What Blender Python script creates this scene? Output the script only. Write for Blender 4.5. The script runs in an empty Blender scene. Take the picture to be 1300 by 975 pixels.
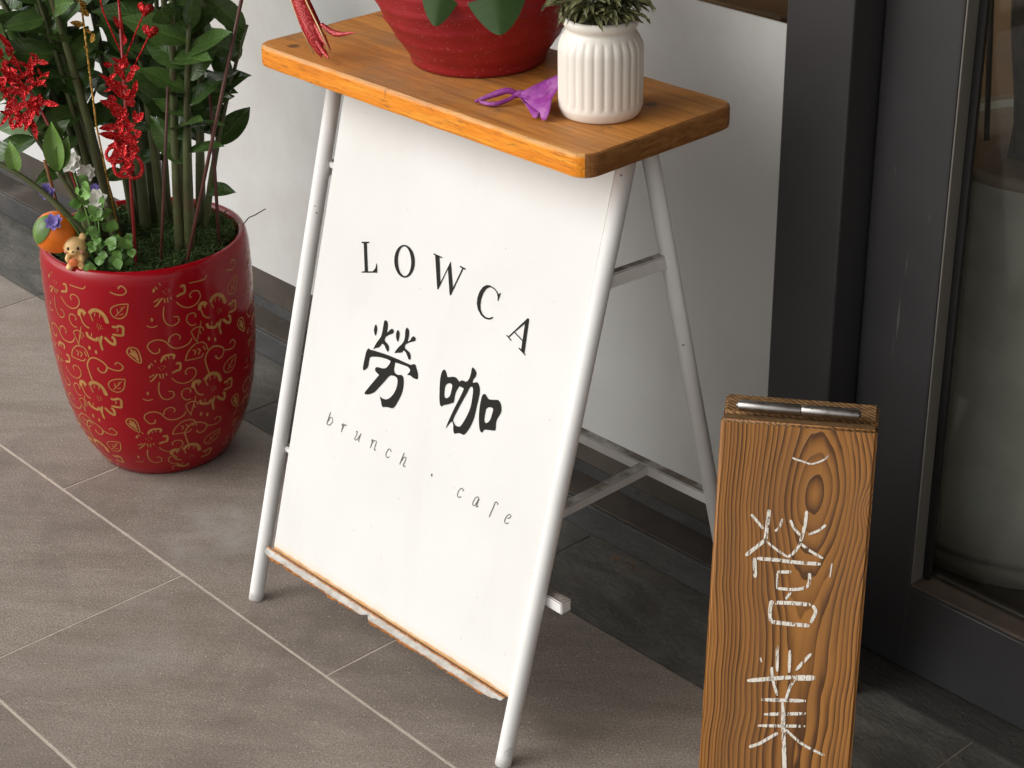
import bpy, bmesh, math, random
from mathutils import Vector, Matrix
from mathutils import geometry as mgeo, noise as mnoise

scene = bpy.context.scene
# ---------------- camera ----------------
cam_data = bpy.data.cameras.new('camera'); cam = bpy.data.objects.new('camera', cam_data)
scene.collection.objects.link(cam)
cam.matrix_world = Matrix(((0.6737163, -0.3291217, 0.6616534, 0.0), (0.7388046, 0.3200315, -0.5930831, 0.0), (-0.0165534, 0.8884024, 0.4587670, 1.3), (0, 0, 0, 1)))
cam_data.sensor_width = 36; cam_data.lens = 65.8197; cam_data.clip_start = .02; cam_data.clip_end = 2000
scene.camera = cam
# ---------------- light ----------------
SUN_EL, SUN_AZ = 38, (-.5, -.86)
UNSEEN_CANOPY_Y = -0.25  # street edge of the unseen canopy, placed for the light it lets in
world = bpy.data.worlds.new('World'); scene.world = world; world.use_nodes = True
wn = world.node_tree; wn.nodes.clear()
wo = wn.nodes.new('ShaderNodeOutputWorld'); bg = wn.nodes.new('ShaderNodeBackground'); sky = wn.nodes.new('ShaderNodeTexSky')
sky.sky_type = 'NISHITA'; sky.sun_disc = False; sky.sun_elevation = math.radians(SUN_EL); sky.sun_rotation = math.atan2(SUN_AZ[0], SUN_AZ[1])
sky.dust_density = 4.0; sky.air_density = 1.0; sky.ozone_density = 1.0
hs_ = wn.nodes.new('ShaderNodeHueSaturation'); hs_.inputs['Saturation'].default_value = .1
wn.links.new(sky.outputs[0], hs_.inputs['Color']); wn.links.new(hs_.outputs[0], bg.inputs[0]); wn.links.new(bg.outputs[0], wo.inputs[0])
bg.inputs[1].default_value = .15
sd = bpy.data.lights.new('sun', 'SUN'); sd.energy = 0.75; sd.angle = math.radians(85); sd.color = (1.0, .945, .87)
sun = bpy.data.objects.new('sun', sd); scene.collection.objects.link(sun)
ce = math.cos(math.radians(SUN_EL)); sdir = Vector((SUN_AZ[0], SUN_AZ[1], 0)).normalized() * ce + Vector((0, 0, math.sin(math.radians(SUN_EL))))
sun.rotation_euler = sdir.to_track_quat('Z', 'Y').to_euler()
vs_ = scene.view_settings
vs_.view_transform = 'Standard'; vs_.look = 'None'; vs_.gamma = 1.0; vs_.use_curve_mapping = False
vs_.exposure = 0.33

# lettering outlines and chalk strokes (0.01 mm, in the plane of the thing they are on)
GLYPHS=[('c',1,[[[-8797,40277],[-8470,39901],[-8442,39428],[-8537,39012],[-8812,39249],[-8986,39735]]]),('c',1,[[[-7339,41245],[-6917,41116],[-6779,40563],[-6707,39988],[-6298,40478],[-5952,40649],[-5701,40491],[-5752,40201],[-6283,39850],[-6805,39453],[-6942,39073],[-6755,38894],[-6261,38695],[-6014,38416],[-6000,38001],[-6213,37930],[-6542,38182],[-6856,38440],[-7188,38487],[-7436,38189],[-7668,37896],[-8230,37627],[-8494,37382],[-8382,37879],[-8077,38462],[-7635,39208],[-7525,39844],[-7526,40563],[-7504,41049]]]),('c',1,[[[-5029,40827],[-4690,40520],[-4647,39999],[-4739,39528],[-5071,39801],[-5244,40281],[-5164,40664]]]),('c',1,[[[-3639,41546],[-3274,41332],[-3136,40785],[-3153,40093],[-2821,40355],[-2655,40729],[-2331,40952],[-1979,40783],[-2075,40480],[-2534,40248],[-3059,39922],[-3419,39626],[-3465,39255],[-3120,39130],[-2651,38989],[-2315,38685],[-2293,38252],[-2538,38194],[-2875,38498],[-3212,38803],[-3575,38861],[-3848,38557],[-4409,38347],[-4940,38147],[-4803,38516],[-4413,39062],[-3943,39633],[-3745,40232],[-3829,40917],[-3813,41336]]]),('c',1,[[[-9394,37219],[-9023,37184],[-8591,37265],[-7629,37378],[-6237,37525],[-4840,37606],[-3447,37652],[-2067,37698],[-1690,37920],[-1350,37939],[-1033,37571],[-705,37089],[-581,36596],[-800,36438],[-1310,36407],[-1857,36518],[-2325,36442],[-2034,36875],[-2071,37161],[-2492,37317],[-3351,37266],[-4377,37161],[-5232,37054],[-6115,37036],[-7151,36896],[-7994,36676],[-8815,36342],[-8919,35881],[-8934,35206],[-9237,34738],[-9551,34534],[-9736,34691],[-9754,35358],[-9702,36107],[-9639,36737]]]),('c',1,[[[-5057,37413],[-4648,37190],[-4619,36720],[-4590,36249],[-4344,35972],[-3802,35916],[-3317,36081],[-2939,35970],[-2734,35501],[-2635,34755],[-2763,33869],[-3082,33034],[-3429,32306],[-3780,31939],[-4283,31822],[-4794,31726],[-5369,31522],[-5647,31704],[-5874,32112],[-6151,32503],[-5691,32457],[-5087,32547],[-4624,32831],[-4141,33388],[-3792,34113],[-3666,34880],[-3805,35434],[-4247,35584],[-4927,35472],[-5294,35166],[-5826,34440],[-6498,33540],[-7188,32691],[-7883,32204],[-8599,31930],[-8764,32081],[-8442,32623],[-7772,33588],[-7107,34547],[-6914,34856],[-7301,34967],[-7653,35152],[-7656,35455],[-7296,35673],[-6516,35779],[-5953,36029],[-5612,36446],[-5401,36878],[-5369,37249]]]),('c',1,[[[3317,38966],[3585,38805],[3831,38468],[4039,38333],[4702,38597],[5271,38698],[5866,38436],[6135,38668],[6507,38749],[6866,38780],[7199,39107],[7368,39719],[7371,40365],[7466,40599],[7882,40492],[8170,40176],[8137,39751],[7905,39395],[7913,39010],[8457,39262],[8818,39110],[9126,38664],[9195,37997],[9137,36868],[9050,35446],[8793,34422],[8371,33522],[7970,33038],[7521,32995],[7081,32910],[6590,32655],[6323,32869],[6144,33464],[5924,33808],[5711,33703],[5402,33242],[5082,32767],[5303,33631],[5593,34583],[5932,35595],[6368,36730],[6717,37829],[6517,37945],[6057,37944],[5863,37673],[5659,37182],[5597,36647],[5594,36037],[5468,35853],[4837,35461],[4127,35097],[3894,34855],[3599,34958],[3379,35400],[3203,36093],[3008,36967],[2909,37778],[2941,38446],[3111,38831]],[[4450,37763],[4782,37765],[4934,37584],[4918,36971],[4805,36370],[4366,36000],[4092,36026],[3943,36350],[3865,37075],[4048,37513]],[[7803,38529],[8004,38506],[8172,38102],[8228,37381],[8230,36361],[7932,35232],[7568,34353],[7252,33789],[6961,33637],[6508,33595],[6129,33835],[5979,34110],[6356,35230],[6916,36642],[7320,37620],[7548,38256]]]),('c',1,[[[9954,38445],[10243,38317],[10681,38103],[11281,38249],[11984,38468],[12397,38339],[12689,37940],[12797,37430],[12639,36916],[12401,36372],[12392,35818],[12452,35195],[11754,34941],[10919,34702],[10685,34366],[10500,34233],[10229,34385],[9957,34937],[9715,35777],[9580,36654],[9560,37479],[9644,38153]],[[11016,37302],[11446,37363],[11582,37181],[11536,36522],[11375,35911],[11031,35510],[10716,35489],[10570,35806],[10535,36440],[10591,36967]]]),('l',0,[[[-13436,48676],[-12143,49044],[-12109,48905],[-12508,48748],[-11564,45711],[-10740,45988],[-10413,46428],[-10346,47003],[-10271,47025],[-9975,46023],[-12596,45264],[-12625,45384],[-12102,45583],[-13025,48600],[-13401,48535]]]),('l',0,[[[-4240,49107],[-4174,48831],[-4150,48548],[-4167,48265],[-4226,47991],[-4326,47730],[-4463,47490],[-4634,47277],[-4836,47096],[-5064,46951],[-5311,46845],[-5573,46783],[-5842,46765],[-6112,46792],[-6376,46863],[-6628,46977],[-6861,47131],[-7070,47321],[-7249,47542],[-7393,47790],[-7499,48057],[-7565,48337],[-7589,48623],[-7570,48908],[-7508,49185],[-7406,49446],[-7266,49686],[-7091,49899],[-6887,50078],[-6657,50221],[-6408,50323],[-6146,50382],[-5878,50397],[-5610,50367],[-5348,50294],[-5099,50179],[-4869,50025],[-4664,49836],[-4488,49616],[-4345,49371]],[[-4809,48916],[-4749,48667],[-4715,48416],[-4710,48168],[-4733,47931],[-4784,47710],[-4861,47510],[-4963,47336],[-5087,47192],[-5230,47083],[-5389,47011],[-5560,46977],[-5739,46983],[-5920,47029],[-6100,47113],[-6275,47233],[-6439,47387],[-6589,47571],[-6721,47780],[-6832,48009],[-6919,48252],[-6980,48503],[-7013,48756],[-7017,49005],[-6993,49243],[-6941,49465],[-6862,49664],[-6759,49838],[-6634,49980],[-6490,50087],[-6330,50157],[-6159,50189],[-5981,50181],[-5800,50134],[-5621,50049],[-5448,49928],[-5285,49775],[-5136,49592],[-5005,49384],[-4895,49157]]]),('l',0,[[[-1548,50666],[-1471,50781],[-65,50747],[-77,50620],[-479,50606],[331,48009],[1348,50699],[2375,48010],[3254,50453],[2817,50497],[2881,50649],[3819,50590],[3769,50443],[3450,50430],[2260,47120],[2095,47069],[1117,49739],[198,47171],[25,47140],[-1205,50621]]]),('l',0,[[[9597,49602],[9414,48683],[9320,48691],[9247,49073],[9024,49426],[8627,49680],[8141,49767],[7761,49698],[7373,49392],[7052,48822],[6900,48113],[6934,47460],[7132,46953],[7482,46635],[7995,46465],[8516,46516],[8924,46740],[9031,46840],[9131,46711],[8860,46474],[8500,46322],[7912,46268],[7256,46469],[6673,46904],[6365,47473],[6294,48116],[6448,48826],[6821,49460],[7327,49830],[7834,49927],[8449,49860],[8967,49643],[9338,49382],[9464,49608]]]),('l',0,[[[14068,48274],[14286,48223],[14523,44574],[14764,44439],[14685,44347],[13572,44756],[13644,44874],[13971,44813],[13899,45678],[12553,46177],[11932,45460],[12365,45300],[12291,45182],[11484,45522],[11550,45618],[11808,45533]],[[13806,47560],[12630,46277],[13913,45823]]])]
SMALL=[[([[-14022,27819],[-14385,26251]],127),([[-14271,26519],[-13987,27065],[-13740,27271],[-13487,27146],[-13524,26690],[-13936,26245],[-14380,26233]],82)],[([[-11749,26968],[-11528,27263],[-11634,26197]],118),([[-11577,26561],[-11366,27078],[-11175,27313],[-10930,27206]],91)],[([[-9163,27099],[-8947,27275],[-8954,26835],[-9186,26312],[-9010,26182],[-8712,26437],[-8415,26984]],91),([[-8272,27279],[-8470,26332],[-8305,26247]],118)],[([[-6363,27060],[-6125,27244],[-6329,26174]],118),([[-6265,26662],[-6027,27136],[-5650,27323],[-5476,27194],[-5636,26412],[-5517,26215],[-5409,26352]],100)],[([[-2888,27033],[-2827,27122],[-3043,27262],[-3297,27167],[-3533,26715],[-3574,26316],[-3283,26156],[-2929,26414]],100)],[([[-678,27734],[-1104,26146]],127),([[-888,26656],[-610,27189],[-287,27264],[-284,26980],[-518,26273],[-297,26213],[-194,26348]],100)],[([[4118,26905],[4321,26889]],345)],[([[9324,26983],[9463,27124],[9185,27236],[8949,27077],[8720,26701],[8678,26251],[8828,26096],[9056,26112],[9256,26344]],91)],[([[11909,27155],[11667,27212],[11405,26990],[11182,26438],[11169,26135],[11369,26068],[11617,26345],[11916,27125]],85),([[12007,27128],[11772,26274],[11818,26094],[12035,26313]],104)],[([[14779,27533],[14789,27668],[14548,27736],[14369,27567],[14249,26995],[13901,25737]],111)],[([[16562,26643],[16858,26860],[16995,27111],[16813,27201],[16581,27076],[16306,26606],[16231,26216],[16405,26057],[16620,26079],[16829,26294]],91)]]
CHALK=[([[-380,-3333],[-41,-3474],[628,-3621],[1409,-3802],[2158,-3565],[2785,-3169],[3077,-2689]],194),([[-4012,-9413],[-3354,-10105],[-2695,-10797]],302),([[-2273,-8787],[-2350,-10125],[-2449,-11994]],410),([[-944,-9586],[-1160,-10475],[-1574,-10921]],259),([[-166,-9628],[279,-10454],[931,-11086]],302),([[1361,-8561],[1298,-10009],[980,-11777]],367),([[3322,-9816],[2653,-10457],[1696,-10954]],281),([[-2508,-11945],[-3083,-12526],[-4294,-13696]],410),([[-2334,-12045],[-1165,-12862],[-123,-13459]],259),([[984,-11838],[600,-12689],[-123,-13459]],324),([[1047,-11948],[1920,-12559],[3294,-13236]],302),([[-3388,-13841],[-3199,-15873]],432),([[-3162,-13877],[-1098,-13847],[685,-13903],[3116,-13835]],410),([[4203,-13610],[4094,-15134]],140),([[-1071,-15072],[312,-14932]],367),([[-1063,-15188],[-953,-16819]],238),([[-901,-16755],[658,-16712],[1856,-16355],[2142,-15682],[2084,-14871]],345),([[401,-17032],[-49,-17784]],281),([[-1430,-18045],[-1518,-19235],[-1336,-20280]],389),([[-1414,-18279],[533,-18135],[2425,-18114]],432),([[2595,-18155],[2972,-18762],[2558,-19983]],367),([[-1336,-20280],[461,-20325],[2468,-20288]],453),([[-556,-22695],[-371,-25417]],331),([[726,-23045],[824,-25423]],331),([[-932,-24986],[-786,-26170],[-200,-27943]],305),([[1398,-26063],[996,-26956],[687,-28266]],305),([[2846,-23162],[1462,-25070]],356),([[-2120,-24132],[-1982,-24610]],178),([[-3287,-26708],[528,-25950],[1318,-25861]],458),([[1254,-25896],[3446,-25662]],636),([[-1762,-28549],[2673,-28178]],407),([[-1393,-30072],[2767,-29513]],382),([[-1912,-31348],[2796,-30860]],356),([[376,-28586],[1055,-35580],[1145,-36505]],458),([[134,-31890],[-758,-32570],[-1653,-33251],[-2631,-33729]],356),([[905,-31441],[2037,-32376],[3011,-32973],[4928,-33740]],305)]
# ============================ helpers ============================
COL = scene.collection
PI = math.pi
rnd = random.Random(7)

def link(o, parent=None):
    COL.objects.link(o)
    if parent is not None:
        o.parent = parent
    return o

def mesh_obj(name, verts, faces, mat=None, parent=None, smooth=False, mats=None, fmat=None):
    me = bpy.data.meshes.new(name)
    me.from_pydata([tuple(v) for v in verts], [], faces)
    me.update()
    o = bpy.data.objects.new(name, me)
    if mats:
        for m in mats: me.materials.append(m)
        if fmat:
            for p, i in zip(me.polygons, fmat): p.material_index = i
    elif mat: me.materials.append(mat)
    if smooth:
        for p in me.polygons: p.use_smooth = True
    return link(o, parent)

def bm_obj(name, bm, mat=None, parent=None, smooth=False):
    me = bpy.data.meshes.new(name)
    bm.to_mesh(me); bm.free()
    if mat: me.materials.append(mat)
    if smooth:
        for p in me.polygons: p.use_smooth = True
    return link(bpy.data.objects.new(name, me), parent)

def tag(o, label=None, cat=None, group=None, kind=None):
    if label: o['label'] = label
    if cat: o['category'] = cat
    if group: o['group'] = group
    if kind: o['kind'] = kind
    return o

def empty(name, loc=(0, 0, 0), rz=0):
    o = bpy.data.objects.new(name, None)
    o.empty_display_size = .05
    o.location = loc; o.rotation_euler = (0, 0, rz)
    return link(o)

def box(name, lo, hi, mat, parent=None, bevel=0.0, seg=2, smooth=False):
    bm = bmesh.new()
    bmesh.ops.create_cube(bm, size=1)
    for v in bm.verts:
        v.co = Vector([(lo[i] + hi[i]) / 2 + v.co[i] * (hi[i] - lo[i]) for i in range(3)])
    if bevel > 0:
        bmesh.ops.bevel(bm, geom=bm.edges[:], offset=bevel, segments=seg, affect='EDGES', profile=.5)
    return bm_obj(name, bm, mat, parent, smooth)

def tube_data(path, radii, n=10, caps=True, base=0):
    path = [Vector(p) for p in path]
    if not hasattr(radii, '__len__'): radii = [radii] * len(path)
    vs, fs = [], []
    t0 = (path[1] - path[0]).normalized()
    ref = Vector((0, 0, 1)) if abs(t0.z) < .9 else Vector((1, 0, 0))
    nx = t0.cross(ref).normalized()
    for i, p in enumerate(path):
        if i == 0: t = path[1] - path[0]
        elif i == len(path) - 1: t = path[-1] - path[-2]
        else: t = path[i + 1] - path[i - 1]
        t.normalize()
        nx = (nx - t * nx.dot(t)).normalized()
        ny = t.cross(nx)
        for k in range(n):
            a = 2 * PI * k / n
            vs.append(p + (nx * math.cos(a) + ny * math.sin(a)) * radii[i])
    for i in range(len(path) - 1):
        for k in range(n):
            a, b = base + i * n + k, base + i * n + (k + 1) % n
            fs.append((a, b, b + n, a + n))
    if caps:
        fs.append(tuple(base + k for k in range(n))[::-1])
        fs.append(tuple(base + (len(path) - 1) * n + k for k in range(n)))
    return vs, fs

def tube(name, path, radii, mat, parent=None, n=10, smooth=True):
    v, f = tube_data(path, radii, n)
    return mesh_obj(name, v, f, mat, parent, smooth)

def revolve(name, prof, mat, parent=None, n=64, smooth=True, close=False, fn=None):
    vs, fs = [], []
    for r, z in prof:
        for k in range(n):
            a = 2 * PI * k / n
            rr, zz = (r, z) if fn is None else fn(r, z, a)
            vs.append((rr * math.cos(a), rr * math.sin(a), zz))
    for i in range(len(prof) - 1):
        for k in range(n):
            a, b = i * n + k, i * n + (k + 1) % n
            fs.append((a, b, b + n, a + n))
    fs.append(tuple(range(n))[::-1])
    if close: fs.append(tuple((len(prof) - 1) * n + k for k in range(n)))
    return mesh_obj(name, vs, fs, mat, parent, smooth)

def catmull(pts, closed=False, sub=5):
    out, n = [], len(pts)
    rng = range(n) if closed else range(n - 1)
    P = [Vector((p[0], p[1], p[2] if len(p) > 2 else 0)) for p in pts]
    for i in rng:
        p1, p2 = P[i], P[(i + 1) % n]
        p0 = P[(i - 1) % n] if closed or i > 0 else p1
        p3 = P[(i + 2) % n] if closed or i < n - 2 else p2
        for k in range(sub):
            t = k / sub
            out.append(.5 * (2 * p1 + (p2 - p0) * t + (2 * p0 - 5 * p1 + 4 * p2 - p3) * t * t + (3 * p1 - p0 - 3 * p2 + p3) * t ** 3))
    if not closed: out.append(P[-1])
    return out

def ribbon2d(pts, w, taper=True, sub=5, base=0, cap=True):
    """flat stroke in 2D: returns verts (x,y) and faces"""
    c = catmull(pts, False, sub) if len(pts) > 2 else [Vector((p[0], p[1], 0)) for p in pts]
    if len(pts) == 2:
        c = [c[0].lerp(c[1], i / 6) for i in range(7)]
    vs, fs = [], []
    n = len(c)
    for i, p in enumerate(c):
        t = (c[min(i + 1, n - 1)] - c[max(i - 1, 0)])
        if t.length < 1e-9: t = Vector((1, 0, 0))
        t.normalize()
        q = Vector((-t.y, t.x, 0))
        ww = w if not hasattr(w, '__call__') else w(i / (n - 1))
        if cap and (i == 0 or i == n - 1): ww *= .55
        vs += [p + q * ww / 2, p - q * ww / 2]
    for i in range(n - 1):
        a = base + 2 * i
        fs.append((a, a + 1, a + 3, a + 2))
    return vs, fs

# ---------- node helper ----------
class NT:
    def __init__(s, name):
        s.m = bpy.data.materials.new(name); s.m.use_nodes = True
        s.t = s.m.node_tree; s.t.nodes.clear()
        s.out = s.n('ShaderNodeOutputMaterial')
    def n(s, typ, **kw):
        nd = s.t.nodes.new(typ)
        for k, v in kw.items(): setattr(nd, k, v)
        return nd
    def lk(s, a, b): s.t.links.new(a, b)
    def set(s, sock, v):
        if isinstance(v, bpy.types.NodeSocket): s.lk(v, sock)
        else: sock.default_value = v
    def coord(s, kind='Object', scale=None, loc=None, rot=None):
        tc = s.n('ShaderNodeTexCoord').outputs[kind]
        if scale is None and loc is None and rot is None: return tc
        mp = s.n('ShaderNodeMapping'); s.lk(tc, mp.inputs[0])
        if scale is not None: mp.inputs['Scale'].default_value = scale
        if loc is not None: mp.inputs['Location'].default_value = loc
        if rot is not None: mp.inputs['Rotation'].default_value = rot
        return mp.outputs[0]
    def math(s, op, a, b=0.0, c=None, clamp=False):
        nd = s.n('ShaderNodeMath', operation=op, use_clamp=clamp)
        s.set(nd.inputs[0], a); s.set(nd.inputs[1], b)
        if c is not None: s.set(nd.inputs[2], c)
        return nd.outputs[0]
    def noise(s, co, scale=5, detail=4, rough=.55, dist=0.0, out='Fac'):
        nd = s.n('ShaderNodeTexNoise'); s.lk(co, nd.inputs['Vector'])
        nd.inputs['Scale'].default_value = scale; nd.inputs['Detail'].default_value = detail
        nd.inputs['Roughness'].default_value = rough; nd.inputs['Distortion'].default_value = dist
        return nd.outputs[out]
    def voronoi(s, co, scale=5, out='Distance', feature='F1'):
        nd = s.n('ShaderNodeTexVoronoi', feature=feature); s.lk(co, nd.inputs['Vector'])
        nd.inputs['Scale'].default_value = scale
        return nd.outputs[out]
    def ramp(s, fac, stops, interp='LINEAR'):
        nd = s.n('ShaderNodeValToRGB'); nd.color_ramp.interpolation = interp
        e = nd.color_ramp.elements
        while len(e) < len(stops): e.new(.5)
        for i, (p, c) in enumerate(stops):
            e[i].position = p
            e[i].color = (c[0], c[1], c[2], 1) if hasattr(c, '__len__') else (c, c, c, 1)
        s.set(nd.inputs[0], fac)
        return nd.outputs[0]
    def maprange(s, v, a, b, c=0., d=1.):
        nd = s.n('ShaderNodeMapRange'); s.set(nd.inputs[0], v)
        for i, x in enumerate((a, b, c, d)): nd.inputs[1 + i].default_value = x
        return nd.outputs[0]
    def mix(s, fac, a, b, blend='MIX'):
        nd = s.n('ShaderNodeMix', data_type='RGBA', blend_type=blend)
        s.set(nd.inputs[0], fac)
        for i, x in ((6, a), (7, b)):
            if isinstance(x, bpy.types.NodeSocket): s.lk(x, nd.inputs[i])
            else: nd.inputs[i].default_value = (x[0], x[1], x[2], 1)
        return nd.outputs[2]
    def bump(s, h, strength=.3, dist=.001, normal=None):
        nd = s.n('ShaderNodeBump'); nd.inputs['Strength'].default_value = strength
        nd.inputs['Distance'].default_value = dist; s.lk(h, nd.inputs['Height'])
        if normal is not None: s.lk(normal, nd.inputs['Normal'])
        return nd.outputs[0]
    def sep(s, v):
        nd = s.n('ShaderNodeSeparateXYZ'); s.lk(v, nd.inputs[0]); return nd.outputs
    def rand(s): return s.n('ShaderNodeObjectInfo').outputs['Random']
    def bsdf(s, color, rough=.5, metallic=0., normal=None, spec=.5, coat=0., **kw):
        b = s.n('ShaderNodeBsdfPrincipled')
        if isinstance(color, bpy.types.NodeSocket): s.lk(color, b.inputs['Base Color'])
        else: b.inputs['Base Color'].default_value = (*color, 1)
        s.set(b.inputs['Roughness'], rough); s.set(b.inputs['Metallic'], metallic)
        b.inputs['Specular IOR Level'].default_value = spec
        b.inputs['Coat Weight'].default_value = coat
        b.inputs['Coat Roughness'].default_value = .08
        for k, v in kw.items(): s.set(b.inputs[k], v)
        if normal is not None: s.lk(normal, b.inputs['Normal'])
        s.lk(b.outputs[0], s.out.inputs[0])
        s.b = b
        return s.m

# ============================ materials ============================
def m_tile():
    s = NT('floor_tile'); co = s.coord('Object')
    rv = s.rand()
    ofs = s.n('ShaderNodeVectorMath', operation='ADD'); s.lk(co, ofs.inputs[0])
    cmb = s.n('ShaderNodeCombineXYZ'); s.set(cmb.inputs[0], s.math('MULTIPLY', rv, 37.)); s.set(cmb.inputs[1], s.math('MULTIPLY', rv, 91.))
    s.lk(cmb.outputs[0], ofs.inputs[1]); v = ofs.outputs[0]
    mr = s.n('ShaderNodeMapping'); s.lk(v, mr.inputs[0]); mr.inputs['Rotation'].default_value = (0, 0, -.72)
    mp = s.n('ShaderNodeMapping'); s.lk(mr.outputs[0], mp.inputs[0]); mp.inputs['Scale'].default_value = (1, 4.5, 1)
    big = s.noise(mp.outputs[0], 5, 5, .6)
    streak = s.noise(mp.outputs[0], 42, 5, .72)
    fine = s.noise(v, 430, 4, .8)
    c = s.ramp(big, [(.25, (.20, .165, .134)), (.55, (.27, .227, .192)), (.8, (.33, .286, .246))])
    c = s.mix(.5, c, s.ramp(streak, [(.3, .36), (.7, .64)]), 'OVERLAY')
    c = s.mix(.9, c, s.ramp(fine, [(.32, .12), (.5, .5), (.68, .9)]), 'OVERLAY')
    c = s.mix(s.math('MULTIPLY', rv, .42), c, (.11, .088, .07))
    geo = s.n('ShaderNodeNewGeometry').outputs['Position']
    st = s.noise(geo, 2.3, 5, .62, 1.2)
    st = s.maprange(st, .58, .78)
    c = s.mix(s.math('MULTIPLY', st, .4), c, (.36, .34, .315))
    damp = s.noise(geo, 3.1, 6, .65, .8)
    c = s.mix(s.maprange(damp, .5, .68, 0, .45), c, (.095, .075, .06))
    grit = s.voronoi(geo, 260, 'Distance'); gch = s.sep(s.voronoi(geo, 260, 'Color'))
    gm = s.math('MULTIPLY', s.math('LESS_THAN', grit, .28), s.math('GREATER_THAN', gch[0], .82))
    c = s.mix(s.math('MULTIPLY', gm, .55), c, s.mix(s.math('GREATER_THAN', gch[1], .5), (.07, .058, .05), (.46, .42, .37)))
    # scuffed pale patch of dried spill near the sign's foot
    d = s.n('ShaderNodeVectorMath', operation='DISTANCE'); d.inputs[1].default_value = (-1.82, 1.13, 0)
    wob = s.n('ShaderNodeVectorMath', operation='ADD'); s.lk(geo, wob.inputs[0])
    nz = s.noise(geo, 14, 4, .6, out='Color'); sc_ = s.n('ShaderNodeVectorMath', operation='SCALE'); s.lk(nz, sc_.inputs[0]); sc_.inputs['Scale'].default_value = .16
    s.lk(sc_.outputs[0], wob.inputs[1])
    mp2 = s.n('ShaderNodeVectorMath', operation='SUBTRACT'); s.lk(wob.outputs[0], mp2.inputs[0]); mp2.inputs[1].default_value = (.08, .08, .08)
    s.lk(mp2.outputs[0], d.inputs[0])
    pt = s.math('MULTIPLY', s.maprange(d.outputs['Value'], .115, .02), s.maprange(s.noise(geo, 30, 4, .6), .3, .75))
    c = s.mix(s.math('MULTIPLY', pt, .75), c, (.36, .35, .33))
    nrm = s.bump(s.math('ADD', fine, s.math('MULTIPLY', streak, .8)), .35, .0012)
    return s.bsdf(c, s.maprange(streak, .3, .7, .5, .66), 0, nrm, .4)

def m_slate(name='slate', a=(.042, .040, .034), b=(.15, .142, .124), sc=1.0):
    s = NT(name); co = s.n('ShaderNodeNewGeometry').outputs['Position']
    mp = s.n('ShaderNodeMapping'); s.lk(co, mp.inputs[0]); mp.inputs['Scale'].default_value = (1, 2.6, 2.); mp.inputs['Rotation'].default_value = (0, 0, .15)
    n1 = s.noise(mp.outputs[0], 9 * sc, 8, .68, .8)
    n2 = s.noise(co, 130, 5, .7)
    n3 = s.noise(mp.outputs[0], 38, 6, .7, 1.5)
    c = s.ramp(n1, [(.28, a), (.5, [(x + y) / 2.2 for x, y in zip(a, b)]), (.75, b)])
    c = s.mix(.6, c, s.ramp(n2, [(.3, .32), (.7, .68)]), 'OVERLAY')
    c = s.mix(s.maprange(n3, .62, .75, 0, .5), c, (.17, .16, .145))
    c = s.mix(s.maprange(s.noise(co, 4, 4, .6), .55, .75, 0, .35), c, (.10, .07, .045))
    h = s.math('ADD', s.math('MULTIPLY', n3, 1.6), n2)
    return s.bsdf(c, .62, 0, s.bump(h, .55, .0025), .35)

def m_plain(name, col, rough=.5, metal=0., var=.12, nscale=30, bump=0., spec=.5, coat=0., dirt=None, **kw):
    s = NT(name); co = s.coord('Object')
    n = s.noise(co, nscale, 5, .6)
    lo = [x * (1 - var) for x in col]; hi = [min(1, x * (1 + var)) for x in col]
    c = s.ramp(n, [(.3, lo), (.7, hi)])
    if dirt:
        g = s.n('ShaderNodeNewGeometry').outputs['Position']
        c = s.mix(s.maprange(s.noise(g, dirt[1], 6, .7), dirt[2], dirt[3], 0, dirt[4]), c, dirt[0])
    nr = s.bump(s.noise(co, nscale * 6, 4, .6), bump, .0006) if bump else None
    return s.bsdf(c, s.maprange(n, .3, .7, max(0, rough - .05), rough + .06), metal, nr, spec, coat, **kw)

def m_white_paint():
    s = NT('white_enamel'); co = s.n('ShaderNodeNewGeometry').outputs['Position']
    n = s.noise(co, 9, 4, .6)
    c = s.ramp(n, [(.3, (.70, .695, .67)), (.7, (.76, .755, .735))])
    sp = s.voronoi(co, 62, 'Distance'); rr = s.voronoi(co, 62, 'Color')
    ch = s.sep(rr)
    dot = s.math('MULTIPLY', s.math('LESS_THAN', sp, .09), s.math('GREATER_THAN', ch[0], .88))
    c = s.mix(s.math('MULTIPLY', dot, .8), c, (.16, .14, .12))
    z = s.sep(co)[2]
    sc = s.noise(co, 75, 5, .7)
    scuff = s.math('MULTIPLY', s.maprange(z, .09, .0), s.maprange(sc, .56, .66))
    c = s.mix(s.math('MULTIPLY', scuff, .6), c, (.33, .31, .29))
    return s.bsdf(c, .5, 0, s.bump(s.noise(co, 260, 3, .6), .1, .0006), .28)

def m_bar():
    s = NT('dusty_white_bar'); g = s.n('ShaderNodeNewGeometry'); co = g.outputs['Position']
    nz = s.sep(g.outputs['Normal'])[2]
    n = s.noise(co, 55, 6, .7)
    up = s.maprange(nz, .6, .95)
    f = s.math('MULTIPLY', up, s.maprange(s.noise(co, 16, 5, .65), .40, .55, .35, 1.))
    c = s.ramp(n, [(.3, (.72, .71, .69)), (.7, (.82, .81, .79))])
    c = s.mix(f, c, s.ramp(n, [(.3, (.12, .095, .07)), (.7, (.24, .2, .16))]))
    return s.bsdf(c, .5, 0, None, .35)

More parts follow.
